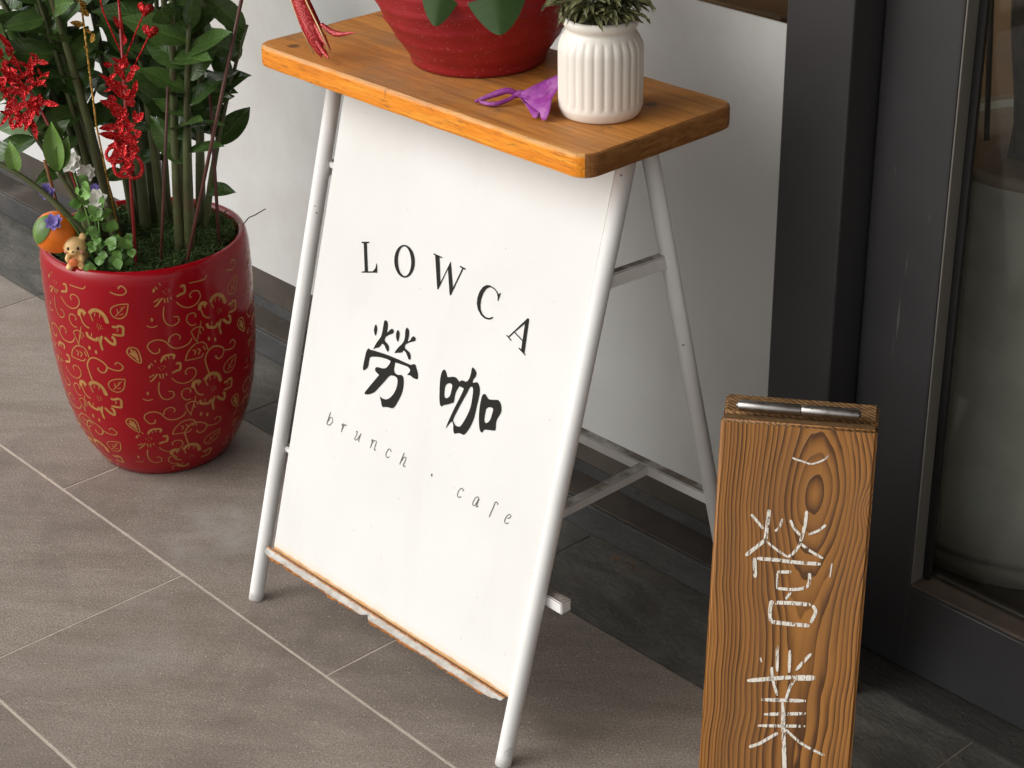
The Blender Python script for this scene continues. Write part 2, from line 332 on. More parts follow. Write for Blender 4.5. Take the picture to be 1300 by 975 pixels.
def m_panel():
    s = NT('sign_panel_paint'); co = s.coord('Object')
    n = s.noise(co, 6, 4, .6)
    c = s.ramp(n, [(.3, (.665, .66, .635)), (.7, (.70, .695, .672))])
    sp = s.voronoi(co, 75, 'Distance'); ch = s.sep(s.voronoi(co, 75, 'Color'))
    dot = s.math('MULTIPLY', s.math('LESS_THAN', sp, s.maprange(ch[1], 0, 1, .02, .09)), s.math('GREATER_THAN', ch[0], .8))
    c = s.mix(s.math('MULTIPLY', dot, .45), c, (.35, .3, .24))
    sm = s.noise(s.coord('Object', (1, 1, .5)), 5.5, 6, .62, .7)
    c = s.mix(s.maprange(sm, .5, .72, 0, .4), c, (.585, .565, .53))
    # rusty bottom edge
    p = s.sep(co)
    e = s.math('ADD', p[2], s.math('MULTIPLY', s.noise(co, 45, 5, .7), -.006))
    rust = s.maprange(e, .0795, .0765)
    c = s.mix(rust, c, s.ramp(s.noise(co, 130, 5, .7), [(.3, (.2, .07, .015)), (.6, (.5, .2, .04))]))
    halo = s.maprange(e, .088, .0775, 0, .35)
    c = s.mix(halo, c, (.75, .5, .22))
    return s.bsdf(c, .38, 0, s.bump(s.noise(co, 7, 3, .5), .35, .004, s.bump(s.noise(co, 420, 3, .6), .15, .0006)), .4)

def m_rust_tray():
    s = NT('rusted_white_steel'); co = s.coord('Object')
    p = s.sep(co)     # x along, y across (0..w)
    e = s.math('MINIMUM', p[1], s.math('SUBTRACT', .0128, p[1]))
    e = s.math('ADD', e, s.math('MULTIPLY', s.noise(co, 90, 6, .75), -.0052))
    f = s.maprange(e, .0005, -.0012)
    rc = s.ramp(s.noise(co, 170, 5, .7), [(.25, (.11, .035, .01)), (.5, (.36, .13, .03)), (.75, (.62, .3, .09))])
    wc = s.ramp(s.noise(co, 40, 5, .7), [(.3, (.34, .32, .28)), (.6, (.60, .585, .55))])
    sp = s.maprange(s.noise(co, 60, 6, .7), .62, .7)
    return s.bsdf(s.mix(s.math('MAXIMUM', f, sp), wc, rc), .6, 0, s.bump(s.noise(co, 200, 4, .7), .4, .001), .3)

def m_table(kind):
    s = NT('shelf_wood_' + kind); co = s.coord('Object')
    mp = s.n('ShaderNodeMapping'); s.lk(co, mp.inputs[0]); mp.inputs['Scale'].default_value = (1.6, 20, 20) if kind != 'end' else (22, 9, 40)
    w = s.noise(mp.outputs[0], 3.2, 7, .66, 1.6)
    fine = s.noise(mp.outputs[0], 22, 5, .7, .4)
    pat = s.noise(co, 7, 5, .6)
    if kind == 'top':
        c = s.ramp(w, [(.25, (.26, .088, .014)), (.5, (.56, .22, .040)), (.75, (.74, .34, .075))])
        c = s.mix(s.maprange(pat, .46, .66, 0, .55), c, s.ramp(fine, [(.3, (.17, .115, .07)), (.7, (.29, .205, .13))]))
        c = s.mix(s.maprange(s.noise(co, 55, 5, .75), .62, .72, 0, .55), c, (.055, .035, .02))
        # knots
        for kx, ky in ((.196, .052), (-.225, -.078)):
            d = s.n('ShaderNodeVectorMath', operation='DISTANCE'); s.lk(co, d.inputs[0]); d.inputs[1].default_value = (kx, ky, .6825)
            dd = s.math('ADD', d.outputs['Value'], s.math('MULTIPLY', fine, .006))
            c = s.mix(s.maprange(dd, .0125, .007, 0, .8), c, (.075, .04, .018))
        r = .5
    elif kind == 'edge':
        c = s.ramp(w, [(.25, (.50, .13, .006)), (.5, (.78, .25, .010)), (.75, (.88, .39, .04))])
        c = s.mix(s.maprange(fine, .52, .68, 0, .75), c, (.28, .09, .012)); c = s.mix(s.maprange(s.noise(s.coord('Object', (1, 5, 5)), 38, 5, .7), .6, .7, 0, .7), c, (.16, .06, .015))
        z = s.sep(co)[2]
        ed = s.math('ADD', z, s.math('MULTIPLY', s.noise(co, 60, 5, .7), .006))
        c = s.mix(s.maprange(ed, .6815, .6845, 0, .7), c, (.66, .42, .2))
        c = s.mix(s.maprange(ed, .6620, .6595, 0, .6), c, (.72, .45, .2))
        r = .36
    else:
        c = s.ramp(w, [(.25, (.14, .05, .012)), (.5, (.27, .11, .028)), (.75, (.42, .2, .06))])
        r = .48
    h = s.math('ADD', w, s.math('MULTIPLY', fine, .8))
    return s.bsdf(c, s.maprange(fine, .3, .7, r - .08, r + .1), 0, s.bump(h, .35, .0014), .4, coat=.12 if kind == 'edge' else 0)

def m_board(kind='face'):
    s = NT('brushed_pine_' + kind); co = s.coord('Object')
    x, y, z = s.sep(co)
    if kind == 'end':
        mp = s.coord('Object', (60, 160, 60))
        n = s.noise(mp, 1.6, 5, .6, 1.)
        wv = s.math('SINE', s.math('ADD', s.math('MULTIPLY', x, 900), s.math('MULTIPLY', y, 1500)))
        n = s.math('ADD', s.math('MULTIPLY', wv, .16), n)
        c = s.ramp(n, [(.2, (.055, .027, .01)), (.5, (.17, .09, .036)), (.8, (.33, .2, .09))])
        return s.bsdf(c, .75, 0, s.bump(n, .7, .002), .2)
    wob = s.noise(s.coord('Object', (1, 1, .16)), 26, 3, .5)
    wob2 = s.noise(s.coord('Object', (1, 1, .05)), 90, 1.5, .5)
    drift = s.math('MULTIPLY', s.math('SUBTRACT', s.noise(s.coord('Object', (.3, .3, 1)), 7, 2, .5), .5), .02)
    du = s.math('SUBTRACT', x, s.math('ADD', drift, .0185))
    e = s.math('ADD', z, .0687)
    es = s.math('MULTIPLY', s.math('TANH', s.math('DIVIDE', e, .090)), .041)
    h = s.math('SQRT', s.math('ADD', s.math('MULTIPLY', du, du), s.math('MULTIPLY', es, es)))
    # small knot at the right edge
    kx = s.math('SUBTRACT', x, .074); kz = s.math('ADD', z, .078)
    kd = s.math('ADD', s.math('MULTIPLY', kx, kx), s.math('MULTIPLY', s.math('MULTIPLY', kz, kz), .35))
    kb = s.math('EXPONENT', s.math('MULTIPLY', kd, -9000.))
    h = s.math('ADD', h, s.math('MULTIPLY', kb, .011))
    h = s.math('ADD', h, s.math('MULTIPLY', wob, .0085))
    h = s.math('ADD', h, s.math('MULTIPLY', wob2, .0034))
    # rings get closer away from the heart
    ph = s.math('MULTIPLY', s.math('POWER', h, 1.6), 2 * PI * 790.)
    sw = s.math('FRACT', s.math('DIVIDE', ph, 2 * PI))      # saw tooth: soft rise, sharp late wood
    lat = s.math('POWER', sw, 2.2)
    lat = s.math('MULTIPLY', lat, s.maprange(sw, 1.0, .93))
    wn = s.n('ShaderNodeTexWhiteNoise', noise_dimensions='1D'); s.set(wn.inputs['W'], s.math('FLOOR', s.math('DIVIDE', ph, 2 * PI)))
    amp = s.math('ADD', s.math('MULTIPLY', wn.outputs['Value'], .75), .45)
    amp = s.math('MULTIPLY', amp, s.maprange(s.noise(s.coord('Object', (1, 1, .12)), 45, 3, .6), .3, .65, .45, 1.1))
    lat = s.math('MULTIPLY', lat, amp)
    fib = s.noise(s.coord('Object', (1, 1, .035)), 900, 3, .7)
    c = s.ramp(lat, [(0, (.37, .158, .033)), (.20, (.25, .100, .019)), (.55, (.055, .020, .005))])
    c = s.mix(.5, c, s.ramp(fib, [(.3, .36), (.7, .64)]), 'OVERLAY')
    c = s.mix(s.math('MULTIPLY', s.sep(wn.outputs['Color'])[1], .4), c, (.19, .078, .017))
    tone = s.noise(s.coord('Object', (1, 1, .3)), 16, 3, .5)
    c = s.mix(s.maprange(tone, .45, .7, 0, .45), c, (.17, .075, .026))
    pores = s.noise(s.coord('Object', (1, 1, .05)), 420, 4, .8)
    c = s.mix(s.maprange(pores, .6, .72, 0, .6), c, (.09, .034, .010))
    hh = s.math('ADD', s.math('MULTIPLY', lat, 1.), s.math('MULTIPLY', fib, .25))
    return s.bsdf(c, s.maprange(lat, 0, 1, .52, .38), 0, s.bump(hh, .45, .0012), .4)

def m_chalk():
    s = NT('chalk'); co = s.coord('Object')
    n = s.noise(s.coord('Object', (1, 1, .35)), 620, 3, .7)
    n2 = s.noise(s.coord('Object', (1, 1, .08)), 260, 3, .6)
    d = s.bsdf(s.ramp(n, [(.3, (.62, .57, .48)), (.7, (.84, .8, .72))]), .9, 0, None, .1)
    tr = s.n('ShaderNodeBsdfTransparent'); mx = s.n('ShaderNodeMixShader')
    f = s.math('ADD', s.math('MULTIPLY', n, .55), s.math('MULTIPLY', n2, .6))
    s.set(mx.inputs[0], s.maprange(f, .47, .56))
    s.lk(tr.outputs[0], mx.inputs[1]); s.lk(s.b.outputs[0], mx.inputs[2]); s.lk(mx.outputs[0], s.out.inputs[0])
    return s.m

def m_glass(name='clear_glass', tint=(.93, .95, .94)):
    s = NT(name)
    tr = s.n('ShaderNodeBsdfTransparent'); tr.inputs[0].default_value = (*tint, 1)
    gl = s.n('ShaderNodeBsdfGlossy'); gl.inputs['Roughness'].default_value = .02
    fr = s.n('ShaderNodeFresnel'); fr.inputs[0].default_value = 1.45
    mx = s.n('ShaderNodeMixShader'); s.lk(fr.outputs[0], mx.inputs[0]); s.lk(tr.outputs[0], mx.inputs[1]); s.lk(gl.outputs[0], mx.inputs[2])
    df = s.n('ShaderNodeBsdfDiffuse'); df.inputs[0].default_value = (.55, .53, .48, 1)
    m2 = s.n('ShaderNodeMixShader'); s.set(m2.inputs[0], s.maprange(s.noise(s.coord('Object'), 6, 5, .65), .3, .7, .002, .014))
    s.lk(mx.outputs[0], m2.inputs[1]); s.lk(df.outputs[0], m2.inputs[2]); s.lk(m2.outputs[0], s.out.inputs[0])
    return s.m

def m_leaf(name, a, b, rough=.34, vein=True, trans=.0):
    s = NT(name); co = s.coord('Object')
    rv = s.rand()
    n = s.noise(co, 40, 4, .6)
    c = s.ramp(n, [(.3, a), (.7, b)])
    c = s.mix(s.math('MULTIPLY', rv, .5), c, [min(1, x * 1.5 + .004) for x in b])
    nr = None
    if vein:
        x, y, z = s.sep(co)
        ax = s.math('ABSOLUTE', x)
        c = s.mix(s.maprange(ax, .0013, .0004, 0, .5), c, [min(1, v * 2.2) for v in b])
        vv = s.math('SINE', s.math('MULTIPLY', s.math('SUBTRACT', y, s.math('MULTIPLY', ax, .9)), 900))
        nr = s.bump(s.math('ADD', s.math('MULTIPLY', vv, .35), n), .25, .0007)
    return s.bsdf(c, s.maprange(n, .3, .7, rough - .06, rough + .1), 0, nr, .28 if rough > .45 else .42)

def m_glitter(name, col, dark):
    s = NT(name); co = s.n('ShaderNodeNewGeometry').outputs['Position']
    v = s.n('ShaderNodeTexVoronoi'); s.lk(co, v.inputs['Vector']); v.inputs['Scale'].default_value = 950
    cr = s.sep(v.outputs['Color'])
    c = s.ramp(cr[0], [(.0, dark), (.55, col), (.93, col), (1., [min(1, x * 1.3 + .25) for x in col])])
    nm = s.n('ShaderNodeVectorMath', operation='SUBTRACT'); s.lk(v.outputs['Color'], nm.inputs[0]); nm.inputs[1].default_value = (.5, .5, .5)
    sc = s.n('ShaderNodeVectorMath', operation='SCALE'); s.lk(nm.outputs[0], sc.inputs[0]); sc.inputs['Scale'].default_value = 1.5
    ad = s.n('ShaderNodeVectorMath', operation='ADD'); s.lk(sc.outputs[0], ad.inputs[0]); s.lk(s.n('ShaderNodeNewGeometry').outputs['Normal'], ad.inputs[1])
    nz = s.n('ShaderNodeVectorMath', operation='NORMALIZE'); s.lk(ad.outputs[0], nz.inputs[0])
    return s.bsdf(c, .25, .45, nz.outputs[0], .6)

M = {}
M['tile'] = m_tile()
M['grout'] = m_plain('grout', (.52, .455, .38), .9, 0, .14, 60, .4, .2)
M['slate'] = m_slate()
M['threshold'] = m_slate('threshold_stone', (.03, .029, .026), (.075, .07, .062), .6)
M['plinth'] = m_slate('plinth_face', (.028, .028, .028), (.075, .074, .072), .5)
M['ledge'] = m_plain('dusty_brown_ledge', (.055, .044, .036), .7, 0, .3, 14, .4, .3, 0., ((.19, .17, .15), 10, .55, .75, .5))
M['kick'] = m_plain('brown_kick_rail', (.062, .051, .040), .5, 0, .3, 9, .2, .4, 0., ((.03, .03, .024), 5, .5, .62, .8))
M['wallwhite'] = m_plain('white_film', (.58, .585, .57), .42, 0, .03, 3, .02, .35, 0., ((.42, .40, .36), 2.2, .48, .7, .5))
M['frame'] = m_plain('anthracite_aluminium', (.034, .033, .034), .4, .0, .12, 6, .08, .4, 0., ((.08, .078, .075), 24, .64, .8, .35))
M['bead'] = m_plain('dull_aluminium_bead', (.16, .15, .13), .45, .2, .1, 10, .1)
M['drip'] = m_plain('dried_lime_drip', (.085, .083, .08), .6)
M['gasket'] = m_plain('rubber_gasket', (.008, .008, .008), .6)
M['sill'] = m_plain('dusty_sill', (.085, .065, .05), .6, 0, .3, 22, .3, .3, 0., ((.16, .14, .12), 30, .6, .75, .5))
M['glass'] = m_glass()
M['white'] = m_white_paint()
M['panel'] = m_panel(); M['bar'] = m_bar()
M['ink'] = m_plain('black_vinyl', (.013, .012, .009), .55, 0, .1, spec=.15)
M['inkgrey'] = m_plain('grey_vinyl', (.115, .108, .095), .6, 0, .1)
M['tray'] = m_rust_tray()
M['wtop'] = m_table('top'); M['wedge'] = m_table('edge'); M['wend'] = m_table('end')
M['bface'] = m_board('face'); M['bend'] = m_board('end')
M['steel'] = m_plain('brushed_steel', (.42, .40, .38), .3, 1., .15, 80, .2, dirt=((.08, .06, .045), 60, .55, .7, .7))
M['chalk'] = m_chalk()
M['redglaze'] = m_plain('red_glaze', (.30, .0015, .008), .14, 0, .08, 10, .008, .36, .0)
M['gold'] = m_plain('gold_print', (.48, .25, .075), .42, .25, .18, 60)
def m_redplastic():
    s = NT('red_glitter_ceramic'); co = s.coord('Object')
    n = s.noise(co, 20, 4, .6)
    c = s.ramp(n, [(.3, (.24, .006, .010)), (.7, (.34, .014, .018))])
    v = s.n('ShaderNodeTexVoronoi'); s.lk(co, v.inputs['Vector']); v.inputs['Scale'].default_value = 620
    ch = s.sep(v.outputs['Color'])
    f = s.math('MULTIPLY', s.math('LESS_THAN', v.outputs['Distance'], .26), s.math('GREATER_THAN', ch[0], .93))
    c = s.mix(s.math('MULTIPLY', f, .8), c, (.75, .5, .5))
    return s.bsdf(c, .45, 0, s.bump(s.noise(co, 300, 3, .6), .15, .0008), .45)
M['redpot'] = m_redplastic()
M['jar'] = m_plain('cream_ceramic', (.80, .755, .68), .4, 0, .03, 12, .02, .45)
M['soil'] = m_plain('soil', (.03, .021, .014), .95, 0, .4, 120, .8, .1)
M['moss'] = m_leaf('moss_green', (.026, .055, .016), (.07, .115, .032), .8, False)
M['zzleaf'] = m_leaf('glossy_dark_leaf', (.024, .058, .013), (.062, .115, .026), .27)
M['newleaf'] = m_leaf('young_green_leaf', (.06, .13, .022), (.11, .2, .035), .35)
M['zzstem'] = m_plain('plant_stem', (.085, .10, .036), .45, 0, .35, 18, .1, dirt=((.09, .05, .03), 30, .5, .65, .6))
M['stick'] = m_plain('red_brown_stick', (.11, .04, .03), .5, 0, .3, 40, .2)
M['redwire'] = m_plain('red_wrapped_stick', (.3, .03, .03), .45, 0, .2, 40)
M['redglit'] = m_glitter('red_glitter', (.80, .015, .018), (.16, .002, .004))
M['goldglit'] = m_glitter('gold_glitter', (.75, .42, .08), (.14, .06, .01))
M['orange'] = m_plain('orange_ceramic', (.85, .19, .008), .42, 0, .08, 30, .06)
M['lion'] = m_plain('cream_yellow_resin', (.80, .52, .22), .5, 0, .1, 40)
M['blush'] = m_plain('pink_blush', (.75, .3, .24), .6)
M['black'] = m_plain('black_eye', (.01, .01, .012), .25)
M['tagred'] = m_plain('orange_tag', (.7, .18, .05), .5)
M['wpetal'] = m_plain('white_petal', (.78, .77, .70), .6, 0, .06)
M['ppetal'] = m_plain('violet_petal', (.25, .19, .52), .6, 0, .2)
M['euca'] = m_leaf('sprig_leaf', (.07, .17, .035), (.15, .29, .06), .4, False)
M['dryleaf'] = m_leaf('olive_leaf', (.075, .082, .034), (.13, .13, .06), .5)
M['orchleaf'] = m_leaf('orchid_leaf', (.018, .046, .010), (.034, .070, .016), .5)
M['magenta'] = m_plain('magenta_petal', (.25, .03, .25), .55, 0, .3, 70, .2, dirt=((.55, .25, .5), 60, .5, .7, .5))
def m_ribbon():
    s = NT('red_brocade'); co = s.coord('Object')
    v = s.n('ShaderNodeTexVoronoi', feature='F1'); s.lk(co, v.inputs['Vector']); v.inputs['Scale'].default_value = 75
    rg = s.math('SINE', s.math('MULTIPLY', v.outputs['Distance'], 30))
    c = s.ramp(rg, [(.3, (.34, .006, .012)), (.7, (.58, .07, .06))])
    return s.bsdf(c, .4, .1, s.bump(s.noise(co, 700, 3, .6), .5, .0008), .5)
M['brocade'] = m_ribbon()
M['goldedge'] = m_plain('gold_edge', (.6, .42, .2), .4, .4, .1)
M['concrete'] = m_plain('grey_planter', (.70, .71, .61), .6, 0, .14, 7, .1, .4, 0., ((.5, .5, .42), 14, .5, .75, .5))
M['planterrim'] = m_plain('planter_rim', (.42, .35, .25), .7, 0, .1, 20)
M['bark'] = m_plain('grey_bark', (.06, .05, .038), .8, 0, .35, 40, .5)
M['crate'] = m_plain('tan_wood', (.22, .125, .055), .6, 0, .22, 9, .2)
M['cratedark'] = m_plain('dark_brown_wood', (.10, .045, .022), .6, 0, .3, 9, .2)
M['roomwall'] = m_plain('interior_wall', (.36, .27, .18), .8, 0, .06, 3)
M['roomfloor'] = m_plain('interior_floor', (.10, .08, .06), .6, 0, .15, 5)
M['unseen_canopy'] = m_plain('unseen_canopy_soffit', (.42, .41, .39), .8, 0, .05, 3)
M['asphalt'] = m_plain('pavement', (.16, .145, .13), .8, 0, .15, 8, .3)
M['weed'] = m_plain('dry_weed', (.20, .085, .03), .8, 0, .4, 50)

# ============================ setting ============================
TL, TW, GAP = .595, .300, .0033
YL1, XJ = 1.0245, -2.0736
ground = box('pavement', (-40, -60, -.12), (40, 1.3225, -.0008), M['grout'])
tag(ground, kind='structure')
far = box('street', (-400, -400, -.5), (400, 400, -.125), M['asphalt']); tag(far, kind='structure')
tm = None
def tile_mesh():
    bm = bmesh.new(); bmesh.ops.create_cube(bm, size=1)
    for v in bm.verts: v.co = Vector((v.co.x * (TL - .0026), v.co.y * (TW - GAP), v.co.z * .009 - .0045))
    top = [e for e in bm.edges if all(v.co.z > -.001 for v in e.verts)]
    bmesh.ops.bevel(bm, geom=top, offset=.0006, segments=1, affect='EDGES')
    me = bpy.data.meshes.new('tile'); bm.to_mesh(me); bm.free(); me.materials.append(M['tile']); return me
tm = tile_mesh()
for r in range(-9, 1):
    yc = YL1 + TW * r + TW / 2
    off = 0 if r % 2 == 0 else TL / 2
    for c in range(-5, 7):
        xc = XJ + off + TL * c + TL / 2
        o = bpy.data.objects.new('tile', tm); link(o, ground)
        o.location = (xc, yc, rnd.uniform(-.0003, .0003)); 
        if rnd.random() < .5: o.rotation_euler = (0, 0, PI)
border = box('stone_border', (-40, 1.3225, -.12), (40, 1.62, -.0022), M['grout']); tag(border, kind='structure')
def slab_mesh(name, lx, ly, seed, amp):
    bm = bmesh.new(); r = random.Random(seed)
    nx, ny = 40, 12
    vs = [[bm.verts.new((lx * (i / nx - .5), ly * (j / ny - .5), -.0005 + (0 if i in (0, nx) or j in (0, ny) else amp * (mnoise.noise(Vector((i * .35 + seed * 9, j * .35, 0))) + .5 * mnoise.noise(Vector((i * .9, j * .9 + seed, 3))))))) for j in range(ny + 1)] for i in range(nx + 1)]
    for i in range(nx):
        for j in range(ny): bm.faces.new((vs[i][j], vs[i + 1][j], vs[i + 1][j + 1], vs[i][j + 1]))
    me = bpy.data.meshes.new(name); bm.to_mesh(me); bm.free(); me.materials.append(M['slate'])
    for p in me.polygons: p.use_smooth = True
    return me
sms = [slab_mesh('slab', TL - .002, .1435, k, .0016) for k in range(4)]
for c in range(-5, 7):
    o = bpy.data.objects.new('slab', sms[c % 4]); link(o, border); o.location = (-2.08 + TL * c + TL / 2, 1.3955, 0)
thr = box('threshold', (-1.2, 1.4685, -.01), (2.2, 1.60, .0012), M['threshold'], None); tag(thr, kind='structure')

# --- storefront wall with white filmed lower panels
wall = empty('storefront_wall', (-3.6, 1.52, 0))
tag(wall, 'long white panel wall on a dark plinth behind the folding sign', 'wall')
def wp(name, lo, hi, mat, bev=.0):
    o = box(name, [lo[0] + 3.6, lo[1] - 1.52, lo[2]], [hi[0] + 3.6, hi[1] - 1.52, hi[2]], mat, wall, bev)
    return o
wp('plinth', (-7, 1.469, -.01), (-1.2085, 1.53, .0395), M['plinth'], .002)
wp('ledge', (-7, 1.4725, .0395), (-1.2085, 1.5195, .0425), M['ledge'], .001)
wp('kick_rail', (-7, 1.5205, .0425), (-1.2085, 1.545, .1085), M['kick'])
wp('rail_groove', (-7, 1.5190, .0425), (-1.2085, 1.5204, .060), M['plinth'])
wp('white_panel', (-7, 1.521, .1085), (-1.2085, 1.5245, .7205), M['wallwhite'], .0)
g = mesh_obj('window_pane', [(-3.4, .012, .722), (2.39, .012, .722), (2.39, .012, 2.6), (-3.4, .012, 2.6)], [(0, 1, 2, 3)], M['glass'], wall)

col = empty('door_column', (-1.164, 1.52, 0))
tag(col, 'dark grey aluminium column between the white panels and glass door', 'column')
box('column_body', (-.0432, -.05, 0), (.0427, .10, 2.6), M['frame'], col, .0025)
door = empty('glass_door', (-1.07, 1.55, 0))
tag(door, 'dark grey framed glass door with dusty bottom rail', 'door')
def dp(name, lo, hi, mat, bev=0.):
    return box(name, [lo[0] + 1.07, lo[1] - 1.55, lo[2]], [hi[0] + 1.07, hi[1] - 1.55, hi[2]], mat, door, bev)
dp('stile', (-1.1195, 1.517, .003), (-1.0245, 1.562, 2.3), M['frame'], .003)
dp('bottom_rail', (-1.0305, 1.5176, .004), (-.14, 1.562, .114), M['frame'], .002)
dp('stile', (-.14, 1.517, .003), (-.045, 1.562, 2.3), M['frame'], .003)
dp('top_rail', (-1.0245, 1.5176, 2.2), (-.14, 1.562, 2.3), M['frame'], .002)
dp('glazing_bead', (-1.0243, 1.5190, .1186), (-1.0230, 1.5395, 2.2), M['bead'], .0015)
dp('sill', (-1.0243, 1.5195, .1142), (-.14, 1.5555, .1185), M['sill'], .001)
dp('gasket', (-1.0243, 1.5388, .118), (-1.0145, 1.5425, 2.2), M['gasket'])
dp('gasket', (-1.0145, 1.553, .1186), (-.14, 1.5565, .1205), M['bead'])
mesh_obj('glass_pane', [(.05, -.004, .119), (.93, -.004, .119), (.93, -.004, 2.2), (.05, -.004, 2.2)], [(0, 1, 2, 3)], M['glass'], door)
for x, z, w, h in ((-1.066, .50, .0009, .034), (-1.0705, .435, .0016, .055), (-1.074, .4, .0007, .03), (-1.043, .56, .0007, .014), (-1.09, .6, .0006, .02)):
    pts = [(x + 1.07, 0, z + h / 2), (x + 1.07 + w, 0, z), (x + 1.07 - w * .3, 0, z - h / 2), (x + 1.07 - w * .8, 0, z)]
    mesh_obj('dried_drip', [(p[0], -.0334, p[2]) for p in pts], [(0, 3, 2, 1)], M['drip'], door)
head = box('unseen_canopy', (-3.3, UNSEEN_CANOPY_Y, 2.62), (4, 1.62, 2.9), M['unseen_canopy']); tag(head, kind='structure')  # unseen overhead slab, added to block sky light; its extents shape the light
# --- shop interior
o = box('shop_floor', (-8, 1.62, -.12), (4, 5.2, 0), M['roomfloor']); tag(o, kind='structure')
o = box('shop_wall', (-8, 5.2, -.12), (4, 5.4, 2.9), M['roomwall']); tag(o, kind='structure')
o = box('shop_wall', (-8.2, 1.62, -.12), (-8, 5.4, 2.9), M['roomwall']); tag(o, kind='structure')
o = box('shop_wall', (4, 1.62, -.12), (4.2, 5.4, 2.9), M['roomwall']); tag(o, kind='structure')
o = box('shop_ceiling', (-8, 1.62, 2.62), (4, 5.4, 2.9), M['roomwall']); tag(o, kind='structure')

# ============================ folding sign with shelf ============================
SX, SY = -1.4246 - 0.0, 0.0
TY = .0147975
ux = Vector((math.cos(TY), math.sin(TY), 0)); uy = Vector((-math.sin(TY), math.cos(TY), 0))
KF, YF = .2765, 1.0848
sign = empty('folding_sign', tuple(ux * -1.4245 + uy * 1.28), TY)
tag(sign, 'white folding sign with lettered panel and orange wooden shelf on top', 'sign')
LF = YF - 1.28
def fr(x, z, off=0.): return Vector((x, LF + KF * z - off, z))
YB0 = 1.4645 - 1.28
def bk(x, z): return Vector((x, YB0 - .2605 * z, z))
for xb, xt in ((-.2268, -.2262), (.2242, .2290)):
    p0, p1 = fr(xb, .0), fr(xt, .658)
    tube('leg', [p0, p0.lerp(p1, .02), p0.lerp(p1, .5), p1], .0092, M['white'], sign, 20)
    p0, p1 = bk(xt, .0), bk(xt, .658)
    tube('leg', [p0, p0.lerp(p1, .02), p0.lerp(p1, .5), p1], .009, M['white'], sign, 20)
def bar(name, a, b, w, h, up=Vector((0, 0, 1))):
    a, b = Vector(a), Vector(b); t = (b - a).normalized(); s = t.cross(up).normalized(); u = s.cross(t)
    vs = []
    for p in (a, b):
        for i, j in ((-1, -1), (1, -1), (1, 1), (-1, 1)): vs.append(p + s * w / 2 * i + u * h / 2 * j)
    bm = bmesh.new(); bv = [bm.verts.new(v) for v in vs]
    for f in ((0, 1, 2, 3), (4, 7, 6, 5), (0, 4, 5, 1), (1, 5, 6, 2), (2, 6, 7, 3), (3, 7, 4, 0)): bm.faces.new([bv[i] for i in f])
    bmesh.ops.recalc_face_normals(bm, faces=bm.faces[:])
    bmesh.ops.bevel(bm, geom=bm.edges[:], offset=.0012, segments=2, affect='EDGES')
    return bm_obj(name, bm, M['bar'], sign)
zb = .2
bar('rear_crossbar', bk(-.226, zb) + Vector((0, 0, 0)), bk(.229, zb), .014, .0135)
bar('front_crossbar', fr(-.222, .1915, -.0155), fr(.2545, .1875, -.0155), .0145, .0145)
bar('middle_bar', (.1265, LF + KF * zb + .025, zb), (.1265, YB0 - .2605 * zb - .007, zb), .0135, .0125)
for x in (-.226, .2275):
    bar('side_bar', fr(x, .5275) + Vector((0, .004, 0)), bk(x, .5225), .011, .016)
for z in (.535, .195):
    bar('weld_tab', fr(-.2215, z, -.003), fr(-.203, z, -.003), .003, .008)
# panel : local frame with z up the slope
pan = empty('panel_root') ; COL.objects.unlink(pan); bpy.data.objects.remove(pan)
sl = math.atan(KF)
HS = math.sqrt(1 + KF * KF)
pan = box('panel', (-.2045, -.0035, .0775), (.2190, -.0015, .682), M['panel'], sign, .0005, 1)
pan.location = (0, LF, 0); pan.rotation_euler = (-sl, 0, 0)
# tilt so that local z runs up the front frame (leaning back towards +y)
def flat_obj(name, polys, mat, parent, yoff):
    vs, fs = [], []
    for loops in polys:
        ls = [[Vector((p[0], p[1], 0)) for p in l] for l in loops]
        tris = mgeo.tessellate_polygon(ls)
        b = len(vs)
        for l in ls: vs += [(p.x, yoff, p.y) for p in l]
        for t in tris:
            a_, b_, c_ = [Vector(vs[b + i]) for i in t]
            nrm = (b_ - a_).cross(c_ - a_)
            fs.append(tuple(b + i for i in (t if nrm.y < 0 else t[::-1])))
    return mesh_obj(name, vs, fs, mat, parent)
def sc5(l): return [(p[0] * 1e-5, p[1] * 1e-5) for p in l]
chars = {0: [], 1: []}
ci = 0
for k, (nm, smo, loops) in enumerate(GLYPHS):
    ls = [sc5(l) for l in loops]
    if smo: ls = [[(p.x, p.y) for p in catmull(l, True, 4)] for l in ls]
    if nm == 'c': chars[0 if k < 6 else 1].append(ls)
    else: flat_obj('letter', [ls], M['ink'], pan, -.0040)
for k in (0, 1): flat_obj('character', chars[k], M['ink'], pan, -.0040)
for strokes in SMALL:
    vs, fs = [], []
    for pts, w in strokes:
        v, f = ribbon2d(sc5(pts), max(w, 90) * 1e-5, base=len(vs)); vs += [(p.x, -.0040, p.y) for p in v]; fs += f
    mesh_obj('small_letter', vs, fs, M['inkgrey'], pan)
